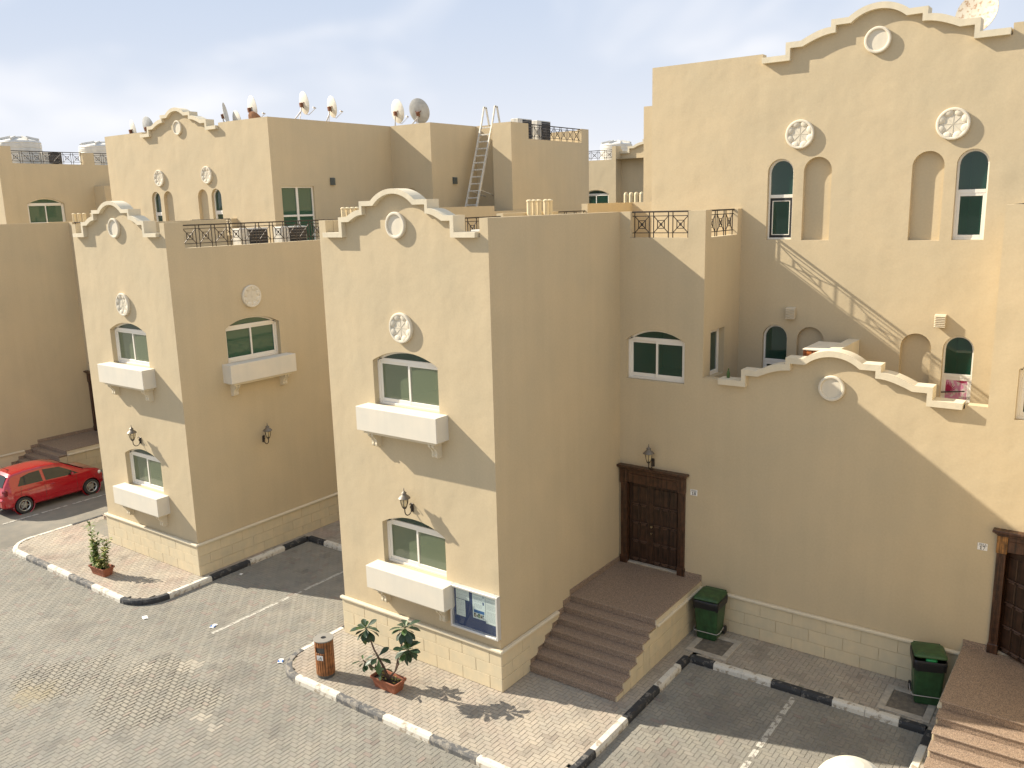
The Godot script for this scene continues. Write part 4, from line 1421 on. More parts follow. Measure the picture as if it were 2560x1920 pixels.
func build_kerbs(p: Node) -> void:
	# each run keeps the island on its left
	for q in islands:
		if q[4] <= 0.0: continue
		var x0: float = q[0]
		var x1: float = q[1]
		var z1: float = q[3]
		var r: float = q[4]
		var near = x1 > 0.0 and x1 < 5.0
		var rb = -3.62 if absf(x1 + 10.3) < 0.1 else -3.47
		var lb = -3.62 if absf(x0 + 5.05) < 0.1 else -3.47
		kerb_run(p, [Vector2(x1, rb), Vector2(x1, z1 - r)], [[0.43, "B"], [1.04, "W"], [1.38, "B"], [1.24, "W"], [9, "B"]] if near else [[0.88, "B"], [1.27, "W"], [1.3, "B"], [9, "W"]])
		kerb_run(p, arc_pts(Vector2(x1 - r, z1 - r), r, 0.0, PI / 2), [[0.75, "B"], [9, "W"]] if near else [[9, "B"]])
		kerb_run(p, [Vector2(x1 - r, z1), Vector2(x0 + r, z1)], [[0.83, "W"], [1.14, "F"], [1.26, "W"], [1.34, "F"], [9, "W"]] if near else [[1.46, "W"], [1.24, "F"], [1.22, "W"], [1.3, "F"], [9, "W"]])
		kerb_run(p, arc_pts(Vector2(x0 + r, z1 - r), r, PI / 2, PI), [[0.3, "F"], [9, "F"]] if near else [[9, "W"]])
		kerb_run(p, [Vector2(x0, z1 - r), Vector2(x0, lb)], [[0.2, "B"], [1.26, "W"], [1.26, "B"], [1.33, "W"], [9, "B"]] if x0 > 5.0 else [[1.27, "W"], [1.26, "B"], [1.26, "W"], [9, "B"]])
	kerb_run(p, [Vector2(7.47, -3.47), Vector2(2.63, -3.47)], [[0.47, "B"], [1.27, "W"], [1.26, "B"], [1.29, "W"], [9, "B"]])
	kerb_run(p, [Vector2(-5.05, -3.64), Vector2(-10.3, -3.64)], [[0.9, "B"], [1.27, "W"], [1.27, "B"], [1.1, "W"], [9, "B"]])
	kerb_run(p, [Vector2(-17.97, -3.47), Vector2(-22.9, -3.47)], [[1.2, "B"], [1.27, "W"], [1.27, "B"], [9, "W"]])

func manhole(label: String, x0: float, x1: float, z0: float, z1: float) -> void:
	var c = Vector3((x0 + x1) / 2, 0, (z0 + z1) / 2)
	var t = thing("manhole", label, "manhole", at(c), "manholes by the bins")
	var hx = (x1 - x0) / 2
	var hz = (z1 - z0) / 2
	var b = 0.14
	for s in [[-hx, -hx + b, -hz, hz], [hx - b, hx, -hz, hz], [-hx + b, hx - b, -hz, -hz + b], [-hx + b, hx - b, hz - b, hz]]:
		var m = MB.new()
		m.cbox(at(Vector3((s[0] + s[1]) / 2, 0.008, (s[2] + s[3]) / 2)), Vector3(s[1] - s[0], 0.03, s[3] - s[2]), 0.006)
		obj("concrete_frame", m, M.concrete, t)
	var cv = MB.new()
	var px = hx - b - 0.008
	var pz = hz - b - 0.008
	cv.cbox(at(Vector3(0, -0.004, 0)), Vector3(px * 2, 0.03, pz * 2), 0.004)
	var n = 12
	for i in n:
		for j in n:
			if (i + j) % 2 == 0: cv.cbox(at(Vector3(-px + px * 2 * (i + 0.5) / n, 0.0125, -pz + pz * 2 * (j + 0.5) / n)), Vector3(px * 1.5 / n, 0.006, pz * 0.9 / n), 0.0)
	obj("cover", cv, M.cast_iron, t)

# ------------------------------------------------------------------ street things
func rounded(hx: float, hz: float, r: float, y: float, n := 5) -> Array:
	var o = []
	for c in [[1, 1, 0.0], [-1, 1, PI / 2], [-1, -1, PI], [1, -1, PI * 1.5]]:
		for i in n + 1:
			var a: float = c[2] + PI / 2 * i / n
			o.append(Vector3(c[0] * (hx - r) + cos(a) * r, y, c[1] * (hz - r) + sin(a) * r))
	return o

func wheelie_bin(label: String, p: Vector3, turn: float, ajar: float, green_bag: bool) -> void:
	var t = thing("wheelie_bin", label, "bin", at(p, turn), "green wheelie bins")
	var b = MB.new()
	var rings = []
	for q in [[0.0, 0.22, 0.24, 0.05], [0.03, 0.235, 0.255, 0.06], [0.45, 0.262, 0.295, 0.065], [0.93, 0.288, 0.34, 0.07]]: rings.append(rounded(q[1], q[2], q[3], q[0]))
	b.loft(rings)
	b.cap(rings[0], -UP)
	obj("body", b, M.bin_green, t)
	# black liner folded out over the rim, with a slack, wavy hem
	var bag = MB.new()
	rings = []
	var i = 0
	for q in [[0.775, 0.298, 0.35], [0.86, 0.306, 0.357], [0.925, 0.312, 0.362], [0.975, 0.304, 0.355], [0.978, 0.285, 0.335], [0.93, 0.27, 0.32]]:
		var r = rounded(q[1], q[2], 0.075, q[0], 7)
		for k in r.size():
			if i < 2:
				r[k].y += 0.022 * sin(k * 0.9 + p.x * 3.0) + 0.014 * sin(k * 2.3)
				r[k] += Vector3(r[k].x, 0, r[k].z).normalized() * 0.008 * sin(k * 3.1)
		rings.append(r)
		i += 1
	bag.loft(rings)
	obj("liner", bag, M.bag_black, t)
	var hinge = Transform3D(Basis(Vector3.RIGHT, -ajar), Vector3(0, 0.985, -0.34))
	var lid = MB.new()
	rings = []
	for q in [[0.0, 0.30, 0.355, 0.06], [0.022, 0.305, 0.36, 0.065], [0.045, 0.285, 0.34, 0.08], [0.068, 0.24, 0.29, 0.10], [0.074, 0.18, 0.22, 0.10]]:
		var r = []
		for e in rounded(q[1], q[2], q[3], q[0]): r.append(hinge * (e + Vector3(0, 0, 0.34)))
		rings.append(r)
	lid.loft(rings)
	lid.cap(rings[4], UP)
	lid.cap(rings[0], -UP)
	obj("lid", lid, M.bin_lid, t)
	var hd = MB.new()
	hd.tube([hinge * Vector3(-0.25, 0.03, -0.03), hinge * Vector3(0.25, 0.03, -0.03)], 0.018, 8)
	for s in [-0.2, 0.2]: hd.cbox(hinge * Transform3D(Basis(), Vector3(s, 0.025, 0.0)), Vector3(0.04, 0.05, 0.08), 0.01)
	obj("handle", hd, M.bin_lid, t)
	for s in [-0.14, 0.14]:
		var kn = MB.new()
		kn.cbox(hinge * Transform3D(Basis(), Vector3(s, 0.065, 0.60)), Vector3(0.07, 0.025, 0.03), 0.008)
		obj("lid_grip", kn, M.bin_lid, t)
	for s in [-1.0, 1.0]:
		var w = MB.new()
		w.lathe([Vector2(0.0, -0.022), Vector2(0.085, -0.022), Vector2(0.10, -0.012), Vector2(0.10, 0.012), Vector2(0.085, 0.022), Vector2(0.0, 0.022)], 20, Transform3D(Basis(Vector3.BACK, PI / 2), Vector3(s * 0.275, 0.10, -0.25)))
		obj("wheel", w, M.rubber, t)
	var ax = MB.new()
	ax.tube([Vector3(-0.27, 0.10, -0.25), Vector3(0.27, 0.10, -0.25)], 0.012, 8)
	obj("axle", ax, M.galv, t)
	var pb = MB.new()
	pb.tube([Vector3(-0.31, 0.24, -0.05), Vector3(-0.31, 0.21, 0.22), Vector3(-0.27, 0.205, 0.31), Vector3(0.27, 0.205, 0.31), Vector3(0.31, 0.21, 0.22), Vector3(0.31, 0.24, -0.05)], 0.009, 8)
	obj("wire_hoop", pb, M.galv, t)
	if green_bag:
		var gb = MB.new()
		rings = []
		for q in [[0.955, 0.10, 0.03], [0.985, 0.11, 0.05], [1.01, 0.09, 0.04], [1.02, 0.03, 0.02]]:
			var r = []
			for k in 14:
				var a = TAU * k / 14
				r.append(Vector3(0.02 + cos(a) * q[1], q[0] + 0.01 * sin(k * 2.1), 0.285 + sin(a) * q[2]))
			rings.append(r)
		gb.loft(rings)
		gb.cap(rings[3], UP)
		obj("refuse_bag", gb, M.bag_green, t).set_meta("label", "bright green refuse bag showing under the lid")

func litter_bin(p: Vector3) -> void:
	var t = thing("litter_bin", "round litter bin of brown wooden slats with a grey lid", "litter bin", at(p))
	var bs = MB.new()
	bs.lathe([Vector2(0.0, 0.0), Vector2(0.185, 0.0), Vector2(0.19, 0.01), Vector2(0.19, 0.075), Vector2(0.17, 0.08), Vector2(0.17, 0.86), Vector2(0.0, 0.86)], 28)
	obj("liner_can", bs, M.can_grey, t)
	var n = 22
	# the mouth faces the road
	var face = -0.45
	for i in n:
		var a = TAU * (i + 0.5) / n
		var e = Vector3(sin(a), 0, cos(a))
		var x = Transform3D(Basis(Vector3(cos(a), 0, -sin(a)), UP, e), e * 0.195)
		var df = absf(wrapf(a - (PI * 0.25 + face), -PI, PI))
		for seg in ([[0.07, 0.60], [0.73, 0.86]] if df < 0.48 else [[0.07, 0.86]]):
			var s = MB.new()
			s.cbox(x * Transform3D(Basis(), Vector3(0, (seg[0] + seg[1]) / 2, 0)), Vector3(0.046, seg[1] - seg[0], 0.018), 0.004)
			obj("slat", s, M.slat_wood, t)
	var lid = MB.new()
	lid.lathe([Vector2(0.18, 0.855), Vector2(0.215, 0.86), Vector2(0.22, 0.875), Vector2(0.215, 0.885), Vector2(0.06, 0.89), Vector2(0.058, 0.882)], 36)
	obj("lid", lid, M.lid_grey, t)
	var ash = MB.new()
	ash.lathe([Vector2(0.0, 0.876), Vector2(0.06, 0.884)], 20)
	ash.cbox(at(Vector3(0, 0.886, 0), 0.6), Vector3(0.10, 0.01, 0.02), 0.0)
	obj("ashtray", ash, M.dark_metal, t)
	var tabm = MB.new()
	tabm.cbox(at(Vector3(-0.225, 0.872, 0.0), 0.3), Vector3(0.05, 0.016, 0.05), 0.006)
	obj("hinge", tabm, M.dark_metal, t)
	# notice with a figure putting litter in a basket
	var a = PI * 0.25 + face
	var X = Transform3D(Basis(Vector3(cos(a), 0, -sin(a)), UP, Vector3(sin(a), 0, cos(a))), Vector3(sin(a), 0, cos(a)) * 0.209 + UP * 0.505)
	var pl = MB.new()
	pl.cbox(X, Vector3(0.15, 0.11, 0.004), 0.001)
	obj("notice", pl, M.white, t)
	var fg = MB.new()
	fg.cbox(X * Transform3D(Basis(), Vector3(0.028, -0.002, 0.003)), Vector3(0.018, 0.04, 0.002), 0.0)
	fg.cbox(X * Transform3D(Basis(), Vector3(0.028, -0.034, 0.003)), Vector3(0.016, 0.03, 0.002), 0.0)
	fg.lathe([Vector2(0.008, 0.0), Vector2(0.0, 0.001)], 10, X * Transform3D(Basis(Vector3.RIGHT, PI / 2), Vector3(0.028, 0.03, 0.003)))
	fg.bar(X * Vector3(0.022, 0.012, 0.003), X * Vector3(-0.012, 0.0, 0.003), 0.007, 0.002)
	for k in 3: fg.bar(X * Vector3(-0.034 + k * 0.011, -0.045, 0.003), X * Vector3(-0.037 + k * 0.014, -0.016, 0.003), 0.004, 0.002)
	obj("pictogram", fg, M.ink, t)

func trough(label: String, p: Vector3, turn: float) -> void:
	var t = thing("planter", label, "planter", at(p, turn), "terracotta planters")
	var m = MB.new()
	var rings = []
	for q in [[0.0, 0.29, 0.125], [0.02, 0.30, 0.13], [0.21, 0.345, 0.165], [0.212, 0.365, 0.185], [0.255, 0.372, 0.192], [0.262, 0.365, 0.185], [0.255, 0.34, 0.16], [0.16, 0.325, 0.15]]: rings.append(rounded(q[1], q[2], 0.03, q[0], 3))
	m.loft(rings)
	m.cap(rings[0], -UP)
	obj("pot", m, M.terracotta, t)
	var s = MB.new()
	var top = rounded(0.335, 0.156, 0.03, 0.20, 3)
	for k in top.size(): top[k].y += 0.008 * sin(k * 1.9)
	s.cap(top, UP)
	obj("soil", s, M.soil, t)

func big_leaf(len: float, wid: float, droop: float) -> ArrayMesh:
	# paddle-shaped leaf along +z, folded a little along its rib
	var m = MB.new()
	var n = 10
	var rows = []
	for i in n + 1:
		var f = float(i) / n
		var w = wid * sin(PI * pow(f, 1.9)) * 0.5 + 0.006
		if i == n: w = 0.002
		var c = Vector3(0, -droop * f * f * len, len * f)
		rows.append([c + Vector3(-w, 0.22 * w, 0), c + Vector3(-w * 0.5, 0.06 * w, 0), c, c + Vector3(w * 0.5, 0.06 * w, 0), c + Vector3(w, 0.22 * w, 0)])
	m.loft(rows, false)
	return m.mesh()

func frangipani(base: Vector3) -> void:
	var t = thing("frangipani_plant", "frangipani with bare forked stems and rosettes of large dark leaves", "plant", at(base))
	rng.seed = 77
	# stems: where each rosette sits, relative to the base
	var tips = [[Vector3(-0.56, 1.0, 0.04), [Vector3(-0.08, 0.22, 0.03), Vector3(-0.33, 0.55, 0.05)], 26, 1.0], [Vector3(0.52, 1.28, -0.05), [Vector3(0.22, 0.22, 0), Vector3(0.34, 0.62, 0.0), Vector3(0.42, 0.86, -0.02)], 27, 1.0], [Vector3(0.72, 0.90, 0.10), [Vector3(0.22, 0.22, 0), Vector3(0.36, 0.50, 0.0), Vector3(0.45, 0.68, 0.04)], 26, 1.0], [Vector3(-0.56, 0.30, 0.18), [Vector3(-0.2, 0.08, 0.06)], 8, 0.85], [Vector3(-0.22, 0.44, 0.08), [Vector3(-0.10, 0.22, 0.04)], 11, 0.95], [Vector3(-0.04, 0.30, 0.15), [Vector3(-0.02, 0.14, 0.08)], 4, 0.9]]
	var kinds = [big_leaf(0.255, 0.105, 0.2), big_leaf(0.235, 0.10, 0.1), big_leaf(0.265, 0.105, 0.34), big_leaf(0.17, 0.07, 0.05)]
	for q in tips:
		var st = MB.new()
		var path = [Vector3(0, -0.04, 0)]
		var rad = [0.026]
		for e in q[1]:
			path.append(e); rad.append(0.019)
		path.append(q[0]); rad.append(0.014)
		st.tube(path, rad, 8)
		obj("stem", st, M.stem, t)
		var n: int = q[2]
		for i in n:
			var a = i * 2.399 + rng.randf_range(-0.2, 0.2)
			var f = float(i) / n
			# older leaves hang below the tip, young ones stand up
			var pitch = lerpf(1.15, -0.95, f) + rng.randf_range(-0.2, 0.2)
			var B = Basis(UP, a) * Basis(Vector3.RIGHT, pitch) * Basis(Vector3.BACK, rng.randf_range(-0.4, 0.4))
			var dir: Vector3 = (Vector3(q[0]) - Vector3(path[path.size() - 2])).normalized()
			var o: Vector3 = Vector3(q[0]) - dir * (0.06 * (1.0 - f)) + B.z * 0.012
			var sc: float = q[3] * rng.randf_range(1.0, 1.3) * (0.7 if f > 0.85 else 1.0)
			inst("leaf", kinds[rng.randi() % 3] if f < 0.85 else kinds[3], M.leaf_light if f > 0.85 or rng.randf() < 0.1 else M.leaf, t, Transform3D(B.scaled_local(Vector3.ONE * sc), o))
	# small weeds and dry leaves on the soil
	var wd = MB.new()
	for i in 34:
		var p = Vector3(rng.randf_range(-0.26, 0.32), -0.03, rng.randf_range(-0.11, 0.11))
		var B = Basis(UP, rng.randf() * TAU) * Basis(Vector3.RIGHT, rng.randf_range(-1.0, 0.1))
		var l = rng.randf_range(0.05, 0.10)
		wd.quad(p + B * Vector3(-0.008, 0, 0), p + B * Vector3(-0.02, 0, l * 0.6), p + B * Vector3(0, 0.004, l), p + B * Vector3(0.02, 0, l * 0.6), B.y)
	var o = obj("weeds", wd, M.leaf_yellow, t)
	o.set_meta("kind", "stuff")

func shrub(base: Vector3) -> void:
	var t = thing("potted_shrub", "leafy yellow-green shrub with thin upright shoots", "plant", at(base))
	rng.seed = 5
	# shoots: foot, tip
	var shoots = [[Vector3(-0.24, 0, 0.0), Vector3(-0.35, 1.22, 0.0), 30], [Vector3(-0.16, 0, 0.04), Vector3(-0.10, 0.98, -0.05), 9], [Vector3(-0.2, 0, -0.02), Vector3(-0.16, 0.72, 0.02), 40], [Vector3(-0.1, 0, 0.02), Vector3(-0.22, 0.60, 0.08), 30], [Vector3(0.12, 0, 0), Vector3(0.22, 0.86, -0.06), 22], [Vector3(0.2, 0, 0.02), Vector3(0.38, 0.66, 0.0), 20], [Vector3(0.16, 0, 0.04), Vector3(0.30, 0.90, -0.16), 12], [Vector3(0.24, 0, 0), Vector3(0.34, 0.34, 0.03), 22], [Vector3(-0.28, 0, 0), Vector3(-0.42, 0.24, 0.05), 26], [Vector3(0, 0, 0), Vector3(0.02, 0.30, 0.1), 34], [Vector3(0.1, 0, 0.04), Vector3(0.16, 0.26, 0.12), 34], [Vector3(-0.1, 0, 0.05), Vector3(-0.12, 0.32, 0.13), 30]]
	var green = MB.new()
	var pale = MB.new()
	for s in shoots:
		var m = MB.new()
		var mid: Vector3 = (s[0] + s[1]) * 0.5 + Vector3(0.03, 0, 0.02)
		m.tube([s[0] - UP * 0.04, mid, s[1]], [0.008, 0.006, 0.004], 5)
		obj("shoot", m, M.green_stem, t)
		for i in int(s[2] * 2.3):
			var f = rng.randf_range(0.35 if s[1].y > 0.5 else 0.1, 1.0)
			var p: Vector3 = s[0].lerp(mid, f * 2.0) if f < 0.5 else mid.lerp(s[1], f * 2.0 - 1.0)
			var B = Basis(UP, i * 2.4 + rng.randf()) * Basis(Vector3.RIGHT, rng.randf_range(-0.9, 0.35))
			var l = rng.randf_range(0.085, 0.15)
			var w = l * 0.27
			var mb = pale if rng.randf() < (0.5 if s[0].x > 0.05 else 0.18) else green
			var c = p + B.z * 0.015
			mb.quad(c, c + B * Vector3(-w, 0.006, l * 0.5), c + B * Vector3(0, -0.006, l), c + B * Vector3(w, 0.006, l * 0.5), B.y)
	obj("foliage", green, M.leaf_shrub, t).set_meta("kind", "stuff")
	obj("young_foliage", pale, M.leaf_yellow, t).set_meta("kind", "stuff")

func number_sign(number: String, label: String, p: Vector3) -> void:
	var t = thing("house_number_sign", label, "sign", at(p))
	var b = MB.new()
	b.cbox(Transform3D(Basis(), Vector3(0, 0, 0.005)), Vector3(0.175, 0.145, 0.01), 0.003)
	obj("plate", b, M.white, t)
	var ln = MB.new()
	ln.cbox(Transform3D(Basis(), Vector3(0, 0.022, 0.0112)), Vector3(0.16, 0.003, 0.002), 0.0)
	obj("rule", ln, M.ink, t)
	var f = SystemFont.new()
	f.font_names = PackedStringArray(["Droid Serif"])
	f.font_weight = 700
	for q in [["VILLA", 0.030, 0.047], [number, 0.072, -0.025]]:
		var tm = TextMesh.new()
		tm.text = q[0]
		tm.font = f
		tm.font_size = 32
		tm.pixel_size = q[1] / 24.0
		tm.depth = 0.002
		inst("lettering", tm, M.ink, t, Transform3D(Basis(), Vector3(0, q[2], 0.0112)))

func print_sheet(w: int, h: int, seed_: int, kind: int) -> ImageTexture:
	var r = RandomNumberGenerator.new()
	r.seed = seed_
	var o = Image.create(w, h, false, Image.FORMAT_RGB8)
	o.fill(Color(0.82, 0.86, 0.84))
	if kind == 2:
		# poster with a blue band and a strip of small photographs at its foot
		o.fill(Color(0.83, 0.88, 0.87))
		o.fill_rect(Rect2i(6, int(h * 0.66), w - 12, int(h * 0.12)), Color(0.10, 0.35, 0.58))
		for k in 5:
			o.fill_rect(Rect2i(6 + k * (w - 12) / 5, int(h * 0.80), (w - 12) / 5 - 2, int(h * 0.16)), [Color(0.30, 0.25, 0.18), Color(0.85, 0.84, 0.78), Color(0.16, 0.30, 0.14), Color(0.75, 0.70, 0.60), Color(0.35, 0.40, 0.42)][k])
			o.fill_rect(Rect2i(9 + k * (w - 12) / 5, int(h * 0.86), (w - 12) / 9, int(h * 0.08)), [Color(0.7, 0.65, 0.5), Color(0.2, 0.2, 0.18), Color(0.6, 0.7, 0.5), Color(0.3, 0.22, 0.15), Color(0.8, 0.8, 0.8)][k])
		o.fill_rect(Rect2i(int(w * 0.80), int(h * 0.30), int(w * 0.12), int(h * 0.12)), Color(0.2, 0.3, 0.5))
		o.fill_rect(Rect2i(int(w * 0.82), int(h * 0.06), int(w * 0.08), int(h * 0.10)), Color(0.35, 0.4, 0.5))
	var y = int(h * 0.08)
	while y < int(h * (0.6 if kind == 2 else 0.92)):
		var x = int(w * 0.10)
		while x < int(w * (0.74 if kind == 2 else 0.88)):
			var l = r.randi_range(3, 9)
			if kind != 1 or r.randf() < 0.6: o.fill_rect(Rect2i(x, y, mini(l, int(w * 0.9) - x), 1), Color(0.42, 0.46, 0.48))
			x += l + 3
		y += 4 if r.randf() < 0.8 else 9
	return tex(o)

func notice_board() -> void:
	# aluminium case on the tower front, beside the lower window box
	var W = 1.27
	var H = 0.97
	var t = thing("notice_board", "glazed aluminium notice board with blue backing and pinned sheets", "notice board", at(Vector3(-0.665, 1.18, -0.05)))
	var fr = MB.new()
	for q in [[-W / 2, -W / 2 + 0.045, 0.0, H], [W / 2 - 0.045, W / 2, 0.0, H], [-W / 2 + 0.045, W / 2 - 0.045, 0.0, 0.05], [-W / 2 + 0.045, W / 2 - 0.045, H - 0.05, H]]:
		fr.cbox(Transform3D(Basis(), Vector3((q[0] + q[1]) / 2, (q[2] + q[3]) / 2, 0.06)), Vector3(q[1] - q[0], q[3] - q[2], 0.12), 0.006)
	obj("case_frame", fr, M.aluminium, t)
	var bk = MB.new()
	bk.cbox(Transform3D(Basis(), Vector3(0, H / 2, 0.03)), Vector3(W - 0.09, H - 0.1, 0.012), 0.0)
	obj("backing", bk, M.board_blue, t)
	var sheets = [[-0.52, -0.16, 0.66, 0.91, 0, "sheet of paper with faint print"], [-0.52, -0.27, 0.27, 0.65, 1, "plain printed page"], [-0.07, 0.27, 0.32, 0.90, 2, "poster with blue band and small photographs"], [0.28, 0.58, 0.28, 0.90, 3, "pale printed page"]]
	for q in sheets:
		var m = MB.new()
		var z = 0.039 + 0.0015 * q[4]
		m.quad_uv(Vector3(q[0], q[2], z), Vector3(q[1], q[2], z), Vector3(q[1], q[3], z + 0.004), Vector3(q[0], q[3], z + 0.004))
		var pm = mat(Color(0.75, 0.78, 0.76), 0.8)
		pm.albedo_texture = print_sheet(72, 96, 100 + q[4], q[4])
		pm.albedo_color = Color(0.93, 0.95, 0.95)
		obj("poster" if q[4] == 2 else "sheet", m, pm, t).set_meta("label", q[5])
	var gl = MB.new()
	gl.quad(Vector3(-W / 2 + 0.04, 0.045, 0.10), Vector3(W / 2 - 0.04, 0.045, 0.10), Vector3(W / 2 - 0.04, H - 0.045, 0.10), Vector3(-W / 2 + 0.04, H - 0.045, 0.10), Vector3.BACK)
	obj("glass", gl, M.clear_glass, t)
	for x in [-0.42, 0.5]:
		var s = MB.new()
		s.tube([Vector3(x - 0.012, H - 0.002, 0.02), Vector3(x, H + 0.03, 0.02), Vector3(x + 0.012, H - 0.002, 0.02)], 0.004, 6)
		obj("hook", s, M.galv, t)

# ------------------------------------------------------------------ the car
func car_ring(z: float) -> Array:
	# half section at z (0 rear, 3.6 front): points from the sill to the roof centre line
	var line = [[0.0, 0.78], [0.04, 0.90], [0.12, 1.08], [0.30, 1.36], [0.42, 1.435], [0.8, 1.475], [1.4, 1.485], [1.9, 1.46], [2.2, 1.39], [2.55, 1.19], [2.85, 1.02], [3.1, 0.975], [3.35, 0.91], [3.5, 0.82], [3.58, 0.70], [3.6, 0.62]]
	var yt = 0.7
	for i in line.size() - 1:
		if z >= line[i][0] and z <= line[i + 1][0]: yt = lerpf(line[i][1], line[i + 1][1], (z - line[i][0]) / (line[i + 1][0] - line[i][0]))
	var e = 1.0
	if z < 0.35: e = lerpf(0.86, 1.0, sin(z / 0.35 * PI / 2))
	if z > 3.0: e = lerpf(1.0, 0.70, pow((z - 3.0) / 0.6, 2.0))
	var belt = minf(lerpf(0.98, 0.90, z / 3.0), yt - 0.02)
	var hgt = clampf((yt - belt) / 0.5, 0.0, 1.0)
	var wr = lerpf(0.74, 0.57, hgt)
	var low = 0.20 if z > 0.3 and z < 3.3 else 0.26
	var r = [Vector3(0.68 * e, low, z), Vector3(0.775 * e, low + 0.06, z), Vector3(0.80 * e, 0.46, z), Vector3(0.802 * e, 0.62, z), Vector3(0.79 * e, lerpf(0.62, belt, 0.6), z), Vector3(0.765 * e, belt, z)]
	for k in [0.12, 0.4, 0.7, 0.9]: r.append(Vector3(lerpf(0.755, wr, k) * e, lerpf(belt, yt - 0.045 * hgt, k), z))
	r.append(Vector3(wr * 0.93 * e, yt - 0.028 * hgt, z))
	r.append(Vector3(wr * 0.6 * e, yt - 0.006, z))
	r.append(Vector3(0, yt, z))
	return r

func car_side(z: float, f: float) -> Vector3:
	# point on the glasshouse side: f 0 at the belt, 1 at the roof edge
	var r = car_ring(z)
	var k = 5.0 + f * 4.0
	var i = mini(int(k), 8)
	return Vector3(r[i]).lerp(Vector3(r[i + 1]), k - i)

func car_patch(mb: MB, pts: Array, s: float, off: float) -> void:
	# polygon given as [z, f] on the side glass, lifted off by off
	var q = []
	for p in pts:
		var w = car_side(p[0], p[1])
		q.append(Vector3((w.x + off) * s, w.y, w.z))
	var mid = Vector3.ZERO
	for p in q: mid += p
	mid /= q.size()
	for i in q.size(): mb.tri(mid, q[i], q[(i + 1) % q.size()], Vector3(s, 0.3, 0))

